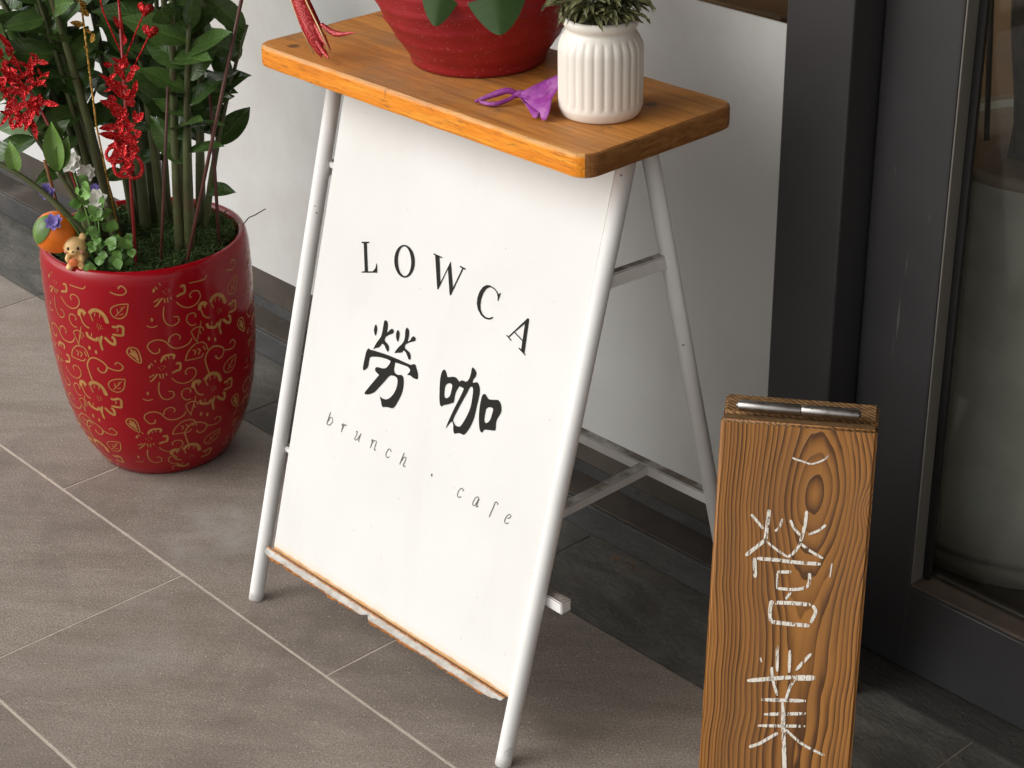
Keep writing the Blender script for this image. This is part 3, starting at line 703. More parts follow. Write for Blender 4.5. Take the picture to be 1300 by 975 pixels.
# rusty tray lip under the panel
def tray():
    n = 60; vs, fs = [], []; r = random.Random(5)
    x0, x1 = -.2155, .2115
    for i in range(n + 1):
        x = x0 + (x1 - x0) * i / n
        w = .0128 + r.uniform(-.0014, .0014)
        if i > n - 4: w *= 1 - .12 * (i - n + 4)
        if i < 3: w *= .55 + .15 * i
        if i in (27, 28, 29): w *= (.75, .45, .95)[i - 27]
        dz = -.0006 * math.sin(i * .7) + (-.001 if i < 3 else 0)
        vs += [(x, 0, 0), (x, w * .55, .0002 + dz), (x, w, .0009 + dz), (x, w, -.0004 + dz), (x, w * .5, -.0012 + dz), (x, 0, -.0012)]
    for i in range(n):
        for k in range(5): a = i * 6 + k; fs.append((a, a + 6, a + 7, a + 1))
    o = mesh_obj('rusty_tray', vs, fs, M['tray'], sign, False)
    o.location = fr(0, .0745, .0036); o.rotation_euler = (0, 0, 0)
    for v in o.data.vertices: pass
    o.rotation_euler = (.30, 0, 0)
    o.scale = (1, -1, 1)
    return o
tr_ = tray(); tr_['label'] = 'rust edged folded lip under the white panel'
# shelf board with rounded corners
def shelf():
    x0, x1, y0, y1 = -.2655, .2575, 1.176 - 1.28, 1.396 - 1.28
    z0, z1, rc, bev = .657, .682, .021, .003
    ring = []
    for cx_, cy_, a0 in ((x1 - rc, y0 + rc, -PI / 2), (x1 - rc, y1 - rc, 0), (x0 + rc, y1 - rc, PI / 2), (x0 + rc, y0 + rc, PI)):
        for k in range(9):
            a = a0 + PI / 2 * k / 8
            ring.append((cx_, cy_, math.cos(a), math.sin(a)))
    n = len(ring)
    # subdivide straight edges for slight unevenness
    pts = []
    for i in range(n):
        a, b = ring[i], ring[(i + 1) % n]
        pa, pb = Vector((a[0] + rc * a[2], a[1] + rc * a[3], 0)), Vector((b[0] + rc * b[2], b[1] + rc * b[3], 0))
        L = (pb - pa).length; m = max(1, int(L / .02))
        for k in range(m):
            t = k / m; p = pa.lerp(pb, t); nn = Vector((a[2] * (1 - t) + b[2] * t, a[3] * (1 - t) + b[3] * t, 0)).normalized()
            pts.append((p, nn))
    n = len(pts); vs, fs, fm = [], [], []
    levels = [(z0, -.004), (z0 + .0022, -.0006), (z0 + .005, 0), (z1 - .004, 0), (z1 - .0012, -.0008), (z1, -.0032)]
    for z, o_ in levels:
        for i, (p, nn) in enumerate(pts):
            j = .0007 * mnoise.noise(Vector((p.x * 30, p.y * 30, z * 60)))
            q = p + nn * (o_ + j); vs.append((q.x, q.y, z + (.0005 * mnoise.noise(Vector((p.x * 22, p.y * 22, 0))) if z in (z0, z1) else 0)))
    for l in range(len(levels) - 1):
        for i in range(n):
            a, b = l * n + i, l * n + (i + 1) % n
            fs.append((a, b, b + n, a + n))
            nx, ny = pts[i][1].x, pts[i][1].y
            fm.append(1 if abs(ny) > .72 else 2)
    fs.append(tuple(range(n))[::-1]); fm.append(0)
    fs.append(tuple((len(levels) - 1) * n + i for i in range(n))); fm.append(0)
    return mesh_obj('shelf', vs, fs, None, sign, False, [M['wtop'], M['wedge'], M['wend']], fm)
sh = shelf(); sh['label'] = 'worn orange brown wooden shelf board with rounded corners'
def crack(parent):
    X = .0405; vs = [(-.0753 + X, -.1046, .6825), (-.0735 + X, -.1005, .6826), (-.0730 + X, -.1005, .6826), (-.0746 + X, -.1046, .6825), (-.0752 + X, -.10465, .672), (-.0756 + X, -.10465, .672)]
    return mesh_obj('crack', vs, [(0, 3, 2, 1), (0, 5, 4, 3)], M['cratedark'], parent)
crack(sh)

# ============================ hinged wooden notice board ============================
TH = .62882926; HB, WB, TB = .42295153, .15196974, .0282
A16 = math.radians(16); LB = HB / math.cos(A16)
hs = empty('wooden_board_sign', (-1.0, 1.30, 0), 0)
tag(hs, 'small hinged brown wooden board with chalk characters standing by the door', 'sign board')
W_ = Vector((math.cos(TH), math.sin(TH), 0)); NB = Vector((-math.sin(TH), math.cos(TH), 0)); Z_ = Vector((0, 0, 1))
uf = Z_ * math.cos(A16) + NB * math.sin(A16); nf = -NB * math.cos(A16) + Z_ * math.sin(A16)
ub = Z_ * math.cos(A16) - NB * math.sin(A16); nbk = NB * math.cos(A16) + Z_ * math.sin(A16)
FO = Vector((-0.9446351, 1.3209064, 0.42295153)); Qb = Vector((-1.04960327, 1.46522763, 0))
def frame(x, y, z, loc):
    m = Matrix((x, y, z)).transposed().to_4x4(); m.translation = loc; return m
def plank(name, mw):
    bm = bmesh.new(); bmesh.ops.create_cube(bm, size=1)
    for v in bm.verts: v.co = Vector((v.co.x * WB, v.co.y * TB + TB / 2, v.co.z * LB - LB / 2))
    bmesh.ops.bevel(bm, geom=bm.edges[:], offset=.0028, segments=3, affect='EDGES')
    o = bm_obj(name, bm, M['bface'], hs, True)
    o.data.materials.append(M['bend'])
    for p in o.data.polygons:
        if abs(p.normal.z) > .7: p.material_index = 1
    o.data.set_sharp_from_angle(angle=.9)
    o.matrix_world = mw
    o.matrix_parent_inverse = Matrix.Translation((1.0, -1.30, 0))
    o.matrix_basis = mw
    return o
# face frame: local -y is the outward face, x to the right, z up the board
pf = plank('front_board', frame(W_, -nf, uf, FO - W_ * WB / 2))
BTo = Qb + ub * LB
pb_ = plank('back_board', frame(-W_, -nbk, ub, BTo - W_ * WB / 2))
for i0, i1, lab in ((0, 1, 'thin white chalk arc'), (1, 22, 'upper white chalk character'), (22, 99, 'lower white chalk character')):
    vs, fs = [], []
    for pts, w in CHALK[i0:i1]:
        v, f = ribbon2d(sc5(pts), w * .92e-5, base=len(vs)); vs += [(p.x, -.0006, p.y) for p in v]; fs += f
    ck = mesh_obj('chalk_character', vs, fs, M['chalk'], pf); ck['label'] = lab
hc = (FO - nf * (TB - .004)) - W_ * WB / 2 + Vector((0, 0, .0105))
hm = empty('hinge_tmp'); COL.objects.unlink(hm); bpy.data.objects.remove(hm)
for a, b in ((-.061, .0002), (.0012, .057)):
    o = tube('hinge_barrel', [hc + W_ * a, hc + W_ * (a + .001), hc + W_ * (b - .001), hc + W_ * b], [.0052, .0058, .0058, .0052], M['steel'], hs, 16, True)
    o.matrix_parent_inverse = Matrix.Translation((1.0, -1.30, 0))
    o.data.set_sharp_from_angle(angle=.8)
o = tube('hinge_pin', [hc - W_ * .063, hc + W_ * .059], .003, M['steel'], hs, 12); o.matrix_parent_inverse = Matrix.Translation((1.0, -1.30, 0))

# ============================ big red pot with leafy plant ============================
PC = Vector((-2.0843, 1.2021, 0)); RIM = .326
plant = empty('potted_plant', tuple(PC))
tag(plant, 'leafy dark green plant in a red pot printed with gold flowers', 'potted plant')
PROF = [(.086, 0.0), (.0925, .002), (.098, .012), (.1105, .033), (.1225, .065), (.1305, .098), (.1358, .131), (.1388, .165), (.1405, .2), (.1412, .24), (.1412, .275), (.1405, .305), (.1385, .318), (.1355, .3245), (.1315, .326), (.1275, .3235), (.1255, .317), (.125, .3)]
revolve('pot', PROF, M['redglaze'], plant, 96)
pot = plant.children[0]
def prad(z):
    for (r0, z0), (r1, z1) in zip(PROF[1:13], PROF[2:14]):
        if z0 <= z <= z1: return r0 + (r1 - r0) * (z - z0) / (z1 - z0)
    return .14
UA = dict(s=.000178, c=(540, 520), st=[
 ([(470,420),(500,387),(540,380),(580,400),(605,440),(615,482)],26),([(478,425),(497,476)],11),([(522,400),(515,432)],9),([(562,405),(556,438)],9),([(592,440),(600,474)],10),
 ([(374,455),(384,412),(415,405),(437,428)],26),([(385,450),(400,500),(425,530),(457,541)],13),([(410,420),(425,450)],9),
 ([(645,503),(675,508),(700,497),(728,507),(726,545),(715,575),(640,570)],17),([(690,520),(680,548)],9),
 ([(423,578),(432,612),(458,626),(500,635),(517,608)],20),([(470,580),(462,610)],9),([(575,598),(612,640),(648,655),(652,610),(632,590)],20),([(555,590),(536,650),(545,715)],17),([(530,600),(524,655)],9),
 ([(420,712),(440,712)],28),([(476,738),(494,738)],28),
 ([(515,375),(495,290),(490,230),(520,175),(570,155),(630,180),(660,220),(640,265),(605,275),(580,250),(588,238)],13),([(660,220),(710,240),(760,240),(785,210),(760,175),(735,178),(727,195)],11),
 ([(790,315),(720,320),(665,345),(648,385),(670,425),(720,435),(765,400),(788,318)],9),([(680,420),(762,332)],7),([(700,355),(704,392)],7),([(735,340),(733,372)],7),([(715,405),(745,395)],7),
 ([(770,675),(812,690),(830,750),(827,810),(770,770),(735,720),(748,685),(770,675)],11),([(765,690),(815,790)],16),([(755,720),(800,765)],14),([(790,700),(812,755)],12),
])
for k in range(9):
    a = k * 2.4; q = (540 + 26 * math.cos(a) * (.4 + k / 12), 516 + 26 * math.sin(a) * (.4 + k / 12)); UA['st'].append(([q, (q[0] + 6, q[1] + 3)], 8))
UB = dict(s=.000186, c=(185, 295), st=[
 ([(185,250),(212,207),(255,200),(283,208),(274,238)],15),([(215,212),(222,240)],8),([(240,205),(245,232)],8),([(288,283),(318,280),(316,330),(285,340),(255,352)],15),
 ([(97,292),(107,263)],14),([(115,248),(127,272)],8),([(143,228),(153,246)],8),([(132,345),(92,368)],10),([(155,342),(106,400)],13),([(104,392),(108,400)],26),([(167,345),(170,385)],10),([(190,345),(190,385)],10),([(212,345),(218,365)],10),
 ([(160,410),(148,480),(160,540),(200,570),(250,550),(250,510),(215,500)],9),([(248,390),(280,430),(330,455),(390,445),(430,400),(420,350),(375,340),(350,365),(362,387)],9),
 ([(360,270),(380,215),(430,165),(480,155),(520,175),(540,235)],10),([(355,270),(420,275),(480,275),(502,250)],9),([(420,200),(442,215),(430,242)],10),([(455,200),(477,215),(460,247)],10),([(500,190),(520,230)],9),
 ([(95,735),(90,765),(50,770),(15,720),(35,680),(90,665),(140,685),(165,720),(200,750),(260,755),(310,735),(335,700)],10),([(165,700),(175,660),(220,640),(250,665),(240,690)],9),
 ([(345,680),(335,650),(375,625),(420,640),(430,670)],9),([(340,680),(375,750)],9),([(418,585),(370,740)],9),([(395,650),(410,690)],8),([(378,600),(340,600),(310,560),(320,515),(360,505),(382,530),(372,545)],9),
 ([(60,490),(70,500),(62,515)],13),([(25,545),(60,562),(100,553)],8)])
for k in range(7):
    a = k * 2.4; q = (185 + 22 * math.cos(a), 293 + 20 * math.sin(a) * (.4 + k / 10)); UB['st'].append(([q, (q[0] + 5, q[1] + 3)], 7))
def motif(U, phi, zc):
    vs, fs = [], []
    rc = prad(max(zc, .06))
    for pts, w in U['st']:
        v, f = ribbon2d([((p[0] - U['c'][0]) * U['s'], -(p[1] - U['c'][1]) * U['s']) for p in pts], w * U['s'] * (1.1 if w > 13 else .86), base=len(vs), sub=4)
        v2 = []
        for p in v:
            z = zc + p.y * (.98 if zc > .12 else .93)
            v2.append((p.x, z))
        if any(z < .009 or z > .311 for _, z in v2): continue
        vs += v2; fs += f
    out = []
    for x, z in vs:
        z += x * 0
        a = phi + x / rc; r = prad(z) + .00035
        out.append((r * math.cos(a), r * math.sin(a), z))
    if out: mesh_obj('gold_motif', out, fs, M['gold'], pot)
dg = math.radians
def drift(z): 
    T = [(-.1, -40), (.038, -21), (.076, -15), (.138, -7.5), (.249, 0), (.3, 2), (.5, 4)]
    for (z0, d0), (z1, d1) in zip(T, T[1:]):
        if z0 <= z <= z1: return d0 + (d1 - d0) * (z - z0) / (z1 - z0)
    return 0
for k in range(-3, 3):
    if k == 2: continue
    for z in (.360, .249, .138, .032): motif(UA, dg(-60 + 67.5 * k + drift(z)), z)
    for z in (.298, .189, .076): motif(UB, dg(-24 + 67.5 * k + drift(z) * 1.15), z)
# soil and moss
revolve('soil', [(.001, .319), (.06, .318), (.11, .313), (.1262, .311)][::-1], M['soil'], plant, 48, close=True)
def moss(parent, c, R, z, n, seed, name='moss', hgt=.012):
    r = random.Random(seed); vs, fs = [], []
    for _ in range(n):
        a = r.uniform(0, 2 * PI); d = R * math.sqrt(r.random())
        p = Vector((c[0] + d * math.cos(a), c[1] + d * math.sin(a), z + r.uniform(0, hgt)))
        dr = Vector((r.uniform(-1, 1), r.uniform(-1, 1), r.uniform(-.3, .8))).normalized()
        L = r.uniform(.006, .014); w = r.uniform(.0004, .0008)
        sd = dr.cross(Vector((r.uniform(-1, 1), r.uniform(-1, 1), r.uniform(-1, 1)))).normalized() * w
        mid = p + dr * L * .5 + Vector((r.uniform(-1, 1), r.uniform(-1, 1), r.uniform(-.5, .5))) * .003
        b = len(vs); vs += [p - sd, p + sd, mid + sd, mid - sd, p + dr * L]
        fs += [(b, b + 1, b + 2, b + 3), (b + 3, b + 2, b + 4)]
    o = mesh_obj(name, vs, fs, M['moss'], parent); o['kind'] = 'stuff'; return o
moss(plant, (0, 0), .119, .312, 11000, 3)
moss(plant, (.045, .055), .05, .316, 5000, 4, hgt=.018)
# stems and leaves
IR = Vector((.6737, .7388, 0)).normalized(); IB = Vector((-.745, .667, 0))   # along the wall view / away from street
VW = Vector((.662, -.593, .459))   # roughly towards the street
def leaf_mesh(name, L, Wd, mat, curl=.25, fold=.25, n=9, m=3, tip=1.0, seed=0):
    vs, fs = [], []
    r = random.Random(seed)
    for i in range(n + 1):
        t = i / n
        w = Wd * (math.sin(PI * min(1, t ** .85 * .98 + .015)) ** .8) * (1 if t < .7 else (1 - ((t - .7) / .3) ** 2 * .35 * tip)) / 2
        if i == n: w = Wd * .01
        y = L * t; zc = -curl * L * t * t
        for j in range(-m, m + 1):
            s = j / m
            x = w * s
            z = zc + fold * abs(x) + .0012 * math.sin(t * 9 + s * 2 + seed)
            vs.append((x, y, z))
    k = 2 * m + 1
    for i in range(n):
        for j in range(2 * m):
            a = i * k + j; fs.append((a, a + 1, a + k + 1, a + k))
    me = bpy.data.meshes.new(name); me.from_pydata(vs, [], fs); me.materials.append(mat)
    for p in me.polygons: p.use_smooth = True
    return me
def place_leaf(me, name, parent, loc, direction, normal, scale=1.0):
    o = bpy.data.objects.new(name, me); link(o, parent)
    y = Vector(direction).normalized(); z = Vector(normal); z = (z - y * z.dot(y)).normalized(); x = y.cross(z)
    mw = frame(x * scale, y * scale, z * scale, loc); o.matrix_basis = mw
    return o
ZL = [leaf_mesh('leaf', .088, .040, M['zzleaf'], .18, .22, seed=1), leaf_mesh('leaf', .078, .036, M['zzleaf'], .30, .18, seed=2), leaf_mesh('leaf', .094, .038, M['zzleaf'], .08, .3, seed=3)]
r = random.Random(21)
stems = []
for k in range(21):
    br = -.075 + .165 * ((k * .618) % 1) + r.uniform(-.008, .008); bd = r.uniform(-.045, .075)
    sp = br / .09
    stems.append((br, bd, br + sp * .085 - .02 + r.uniform(-.03, .03), bd * 1.7 + r.uniform(-.03, .03), r.uniform(.36, .54) * (1 - .16 * abs(sp)), r.uniform(.0052, .0088), r.uniform(.30, .44) if br < 0 else r.uniform(.34, .5)))
stems += [(-.055, -.01, -.21, -.05, .33, .0065, .45), (-.045, .02, -.19, .03, .42, .007, .4)]
for si, (br, bd, tr2, td, h, th_, f0) in enumerate(stems):
    b = IR * br + IB * bd + Vector((0, 0, .30)); tp = IR * tr2 + IB * td + Vector((0, 0, .30 + h))
    mid = b.lerp(tp, .5) + (IR * (br - tr2) + IB * (bd - td)) * .22
    path = []
    for i in range(15):
        t = i / 14; path.append(b * (1 - t) ** 2 + mid * 2 * t * (1 - t) + tp * t * t)
    st = tube('stem', path, [th_ * (1 - .68 * i / 14) for i in range(15)], M['zzstem'], plant, 10)
    nl = 12
    for i in range(nl):
        t = f0 + (1 - f0) * (i + .5) / nl
        p = b * (1 - t) ** 2 + mid * 2 * t * (1 - t) + tp * t * t
        tg = ((mid - b) * (1 - t) + (tp - mid) * t).normalized()
        az = si * .9 + (PI if i % 2 else 0) + r.uniform(-.6, .6)
        side = (IR * math.cos(az) + IB * math.sin(az) * .55)
        side = (side - tg * side.dot(tg)).normalized()
        ang = r.uniform(.55, 1.45) if i < nl - 1 else .2
        d = tg * math.cos(ang) + side * math.sin(ang)
        if (p + d * .08).dot(IR) > .165: d = (d - IR * 1.1).normalized()
        nn = VW * .95 + tg * .4 + Vector((r.uniform(-.75, .75), r.uniform(-.75, .75), r.uniform(-.3, .7)))
        place_leaf(ZL[r.randrange(3)], 'leaf', plant, p, d, nn, r.uniform(.6, 1.05))
    if si in (8, 12, 15):
        p = b.lerp(mid, .55); place_leaf(ZL[1], 'leaf', plant, p, IR * .6 + Vector((0, 0, .3)) - IB * .6, Vector((0, 0, 1)) - IB, .62)
# young shoots that arch out to the left over the rim
NL = [leaf_mesh('young_leaf', .062, .026, M['newleaf'], .1, .7, seed=4), leaf_mesh('young_leaf', .055, .028, M['newleaf'], .2, .4, seed=5)]
def shoot(pts, rad, leaves):
    P = [Vector(p) - PC for p in pts]
    c = catmull(P, False, 6)
    tube('shoot', c, [rad * (1 - .5 * i / len(c)) for i in range(len(c))], M['zzstem'], plant, 8)
    for (pp, d, nn, k, s) in leaves: place_leaf(NL[k], 'young_leaf', plant, Vector(pp) - PC, Vector(d), Vector(nn), s)
shoot([(-2.035, 1.125, .312), (-2.062, 1.10, .40), (-2.080, 1.085, .447)], .0055, [((-2.079, 1.086, .447), (-.06, .0, 1), (.75, -.67, .1), 0, 1.05), ((-2.078, 1.087, .45), (.25, .25, 1), (.75, -.67, .3), 1, .8)])
shoot([(-2.03, 1.12, .312), (-2.065, 1.087, .385), (-2.10, 1.055, .435), (-2.14, 1.02, .468)], .0055, [((-2.112, 1.045, .447), (-.08, -.1, 1), (.75, -.67, .2), 1, .75), ((-2.138, 1.022, .466), (-.6, -.6, .5), (.6, -.6, .6), 1, .8)])
# dry twig at the rim
tube('dry_twig', [Vector(p) - PC for p in ((-2.02, 1.315, .318), (-2.015, 1.328, .332), (-2.012, 1.335, .334), (-2.004, 1.349, .342))], .0008, M['stick'], plant, 5)

# ---------- picks stuck in the soil ----------
def pick(name, label, cat, base, group=None):
    e = empty(name, base); tag(e, label, cat, group); return e
def rel(e, p): return Vector(p) - e.location
for k, (a, b, rad, lab) in enumerate([((-1.972, 1.193, .312), (-1.895, 1.276, .70), .0024, 'long red brown stick slanting up past the leaves to the right'),
        ((-1.994, 1.169, .312), (-1.970, 1.195, .56), .0021, 'upright red brown stick in the middle of the plant stems'),
        ((-2.10, 1.10, .312), (-2.108, 1.084, .455), .0024, 'short tan stick behind the orange ornament'),
        ((-1.99, 1.26, .312), (-1.985, 1.265, .53), .0024, 'dark stick deep among the plant stems above the moss')]):
    e = pick('plant_stick', lab, 'stick', a)
    tube('rod', [Vector((0, 0, -.004)), rel(e, b) * .5 + Vector((.002, -.001, 0)), rel(e, b)], rad, M['stick'] if k != 2 else M['weed'], e, 8)
def petal_strip(vs, fs, base, d, nrm, L, Wd, curl=.3, n=6, hollow=False):
    d = Vector(d).normalized(); nrm = Vector(nrm); nrm = (nrm - d * nrm.dot(d)).normalized(); x = d.cross(nrm)
    b0 = len(vs)
    for i in range(n + 1):
        t = i / n; w = Wd * math.sin(PI * (t * .93 + .05)) ** .8 / 2
        c = Vector(base) + d * L * t + nrm * (curl * L * t * t)
        vs += [c - x * w + nrm * w * .35, c, c + x * w + nrm * w * .35]
    for i in range(n):
        a = b0 + i * 3; fs += [(a, a + 1, a + 4, a + 3), (a + 1, a + 2, a + 5, a + 4)]
def loc_ir(c, a, b, dpt=0.): return Vector(c) + IR * a + Vector((0, 0, 1)) * b - IB * dpt
# centre glitter spray
sb = (-2.006, 1.140, .312)
e = pick('glitter_spray', 'red glitter spray with leaf loops and hearts in front of the dark leaves', 'ornament', sb)
top = Vector((-1.993, 1.154, .70))
tube('rod', [Vector((0, 0, -.004)), rel(e, top) * .5, rel(e, top)], [.0023, .0022, .0016], M['redwire'], e, 8)
ctr = Vector((-1.993, 1.154, .0))
for (dx, z, L, Wd, ang) in ((-.008, .535, .036, .018, 2.6), (-.006, .55, .034, .016, 2.1), (-.004, .575, .03, .014, 1.9), (.002, .52, .03, .016, .6), (.004, .555, .03, .013, 1.1), (-.012, .50, .034, .018, 2.9), (-.008, .485, .03, .016, 3.6),
        (-.004, .475, .03, .015, 4.1), (.0, .59, .026, .012, 1.5), (.0, .62, .024, .012, 1.2), (-.002, .64, .024, .011, 1.8), (-.022, .49, .026, .014, 4.4), (-.015, .515, .028, .016, 3.2), (.0, .5, .03, .014, 4.6)):
    vs, fs = [], []
    p = rel(e, Vector((ctr.x, ctr.y, z)) + IR * dx - IB * .006)
    d = IR * math.cos(ang) + Vector((0, 0, 1)) * math.sin(ang) - IB * .3
    petal_strip(vs, fs, p, d, VW, L, Wd * .6, rnd.uniform(.1, .5)); mesh_obj('glitter_petal', vs, fs, M['redglit'], e, False)
for k in range(46):
    vs, fs = [], []
    z = rnd.uniform(.475, .60); ang = rnd.choice((rnd.uniform(1.9, 3.4), rnd.uniform(1.7, 2.6), rnd.uniform(-.2, 1.2), rnd.uniform(3.6, 4.8)))
    p = rel(e, Vector((ctr.x, ctr.y, z)) + IR * rnd.uniform(-.018, .004) - IB * rnd.uniform(0, .012))
    petal_strip(vs, fs, p, IR * math.cos(ang) + Vector((0, 0, 1)) * math.sin(ang) - IB * rnd.uniform(-.1, .5), VW, rnd.uniform(.012, .024), rnd.uniform(.004, .009), rnd.uniform(.1, .5), 4); mesh_obj('glitter_petal', vs, fs, M['redglit'], e, False)
for cx_, cz, rx, rz in ((-.018, .462, .012, .014), (-.004, .462, .010, .016), (-.024, .478, .014, .010), (-.012, .495, .012, .012)):
    pts = [rel(e, Vector((ctr.x, ctr.y, cz)) + IR * (cx_ + rx * math.cos(t)) - IB * (.008 + .003 * math.sin(2 * t)) + Vector((0, 0, rz * math.sin(t)))) for t in [2 * PI * i / 18 for i in range(19)]]
    tube('glitter_loop', pts, .0026, M['redglit'], e, 6, False)
def heart(e, c, s, rot=0.):
    pts = []
    for i in range(28):
        t = 2 * PI * i / 28; x = 16 * math.sin(t) ** 3; y = 13 * math.cos(t) - 5 * math.cos(2 * t) - 2 * math.cos(3 * t) - math.cos(4 * t)
        x, y = (x * math.cos(rot) - y * math.sin(rot)) * s / 16, (x * math.sin(rot) + y * math.cos(rot)) * s / 16
        pts.append((x, y))
    vs = [Vector(c) + IR * x + Vector((0, 0, y)) for x, y in pts] + [Vector(c) - IB * .005] + [Vector(c) + IB * .004]
    n = len(pts); fs = [(i, (i + 1) % n, n) for i in range(n)] + [((i + 1) % n, i, n + 1) for i in range(n)]
    mesh_obj('glitter_heart', vs, fs, M['redglit'], e, True)
for hx, hz in ((.031, .664), (.034, .636), (.005, .69)):
    c = rel(e, Vector((ctr.x, ctr.y, hz)) + IR * hx - IB * .004); heart(e, c, .0105, -.2)
    tube('wire', [rel(e, Vector((ctr.x, ctr.y, hz - .06))), c - Vector((0, 0, .012)) - IR * .006, c], .0011, M['redglit'], e, 5)
tube('wire', [rel(e, Vector((ctr.x, ctr.y, .59))), rel(e, Vector((ctr.x, ctr.y, .66)) - IR * .022), rel(e, Vector((ctr.x, ctr.y, .72)) - IR * .028)], .0012, M['redglit'], e, 5)
# left glitter spray
e = pick('glitter_spray', 'red glitter butterfly spray poking out beyond the leaves over the rim', 'ornament', (-2.07, 1.13, .312))
lc = Vector((-2.124, 1.083, .551))
tube('rod', [Vector((0, 0, -.004)), rel(e, lc) * .5 + Vector((0, 0, .03)), rel(e, lc)], .0018, M['redwire'], e, 7)
for dx, dz, L, Wd, ang in ((-.004, .0, .05, .017, 2.35), (-.002, -.01, .045, .016, 2.9), (.0, -.02, .04, .017, 3.6), (.004, .01, .042, .016, 1.3), (.01, .0, .04, .018, .7), (.006, -.02, .045, .02, 4.4), (.0, -.03, .04, .018, 4.0), (.012, -.02, .035, .015, -.2), (-.006, .02, .05, .015, 1.9), (.0, -.045, .03, .014, 4.9), (-.012, .045, .04, .014, 2.0), (-.03, .062, .035, .014, 2.6)):
    vs, fs = [], []
    petal_strip(vs, fs, rel(e, lc + IR * dx + Vector((0, 0, dz))), IR * math.cos(ang) + Vector((0, 0, math.sin(ang))) - IB * .2, VW, L * .85, Wd * .55, rnd.uniform(.1, .4))
    mesh_obj('glitter_petal', vs, fs, M['redglit'], e)
for k in range(70):
    vs, fs = [], []; ang = rnd.uniform(0, 2 * PI)
    petal_strip(vs, fs, rel(e, lc + IR * rnd.uniform(-.03, .02) + Vector((0, 0, rnd.uniform(-.045, .04)))), IR * math.cos(ang) + Vector((0, 0, math.sin(ang))) - IB * .2, VW, rnd.uniform(.012, .022), rnd.uniform(.004, .008), .3, 4)
    mesh_obj('glitter_petal', vs, fs, M['redglit'], e)
# gold glitter spray
e = pick('glitter_spray', 'gold glitter spray half hidden high in the dark leaves', 'ornament', (-2.06, 1.155, .312))
gc = Vector((-2.060, 1.138, .0))
tube('rod', [Vector((0, 0, -.004)), rel(e, gc + Vector((0, 0, .5))), rel(e, gc + Vector((0, 0, .67)))], .0015, M['goldglit'], e, 6)
for k in range(9):
    vs, fs = [], []
    petal_strip(vs, fs, rel(e, gc + IR * rnd.uniform(-.006, .008) + Vector((0, 0, .60 + k * .011))), IR * rnd.uniform(-1, 1) + Vector((0, 0, rnd.uniform(.2, 1))) - IB * .4, VW, .02, .008, .4)
    mesh_obj('glitter_petal', vs, fs, M['goldglit'], e)
# orange ornament
oc = Vector((-2.081, 1.071, .366))
e = pick('orange_ornament', 'round orange ornament with a green leaf resting at the red rim', 'ornament', tuple(oc - Vector((0, 0, .03))))
revolve('orange_ball', [(.0008, .0005)] + [(.0285 * math.sin(PI * i / 16), .030 - .0275 * math.cos(PI * i / 16)) for i in range(1, 16)] + [(.001, .0572)], M['orange'], e, 32, close=True)
def sphere_leaf(c, R_, n0, ax, L, Wd, mat):
    n0 = n0.normalized(); ax = (ax - n0 * ax.dot(n0)).normalized(); sd_ = n0.cross(ax); vs, fs = [], []
    for i in range(13):
        t = i / 12; w = Wd * math.sin(PI * (.04 + .94 * t)) ** .75 / 2
        for j in range(-3, 4):
            u_, v_ = L * (t - .5), w * j / 3
            vs.append(c + (n0 * math.cos(u_ / R_) * math.cos(v_ / R_) + ax * math.sin(u_ / R_) + sd_ * math.sin(v_ / R_)).normalized() * (R_ - .0004 * abs(j) / 3))
    for i in range(12):
        for j in range(6): a_ = i * 7 + j; fs.append((a_, a_ + 1, a_ + 8, a_ + 7))
    mesh_obj('leaf', vs, fs, mat, e, True)
sphere_leaf(rel(e, oc), .0300, VW - IR * .62 + Vector((0, 0, .12)), -IR * .35 - Vector((0, 0, 1)), .046, .031, M['newleaf'])
def blossom(e, c, R, n, mat, up, seed, layers=2, center=None):
    r2 = random.Random(seed); up = Vector(up).normalized()
    a1 = up.cross(Vector((.3, .5, .2))).normalized(); a2 = up.cross(a1)
    for l in range(layers):
        for k in range(n):
            a = 2 * PI * (k + .5 * l) / n + r2.uniform(-.2, .2)
            d = a1 * math.cos(a) + a2 * math.sin(a) + up * (.08 + .5 * l)
            vs, fs = [], []
            petal_strip(vs, fs, Vector(c), d, up, R * (1 - .22 * l), R * .72, .2, 4); mesh_obj('petal', vs, fs, mat, e, True)
blossom(e, rel(e, Vector((-2.058, 1.059, .390))), .0125, 7, M['ppetal'], (.66, -.6, .7), 5)
# white and violet artificial flower sprig with round leaves
e = pick('flower_sprig', 'artificial sprig of white and violet flowers with round leaves in the pot', 'flowers', (-2.03, 1.105, .312))
WF = [((-2.087, 1.109, .45), .0155, 'wpetal'), ((-2.051, 1.12, .404), .0165, 'wpetal'), ((-2.083, 1.128, .432), .013, 'wpetal'), ((-2.092, 1.073, .419), .0115, 'ppetal'), ((-2.06, 1.125, .418), .007, 'ppetal')]
for k, (c, R_, mt) in enumerate(WF):
    tube('sprig_stem', [Vector((0, 0, -.004)), rel(e, c) * .5 + Vector((.006, -.003, .01)), rel(e, c)], .0011, M['euca'], e, 5)
    blossom(e, rel(e, c), R_, 8, M[mt], (.66, -.58, .62 - .08 * k), k)
EL = leaf_mesh('sprig_leaf', .017, .014, M['euca'], .15, .2, n=5, m=2, tip=.2, seed=2)
r2 = random.Random(11)
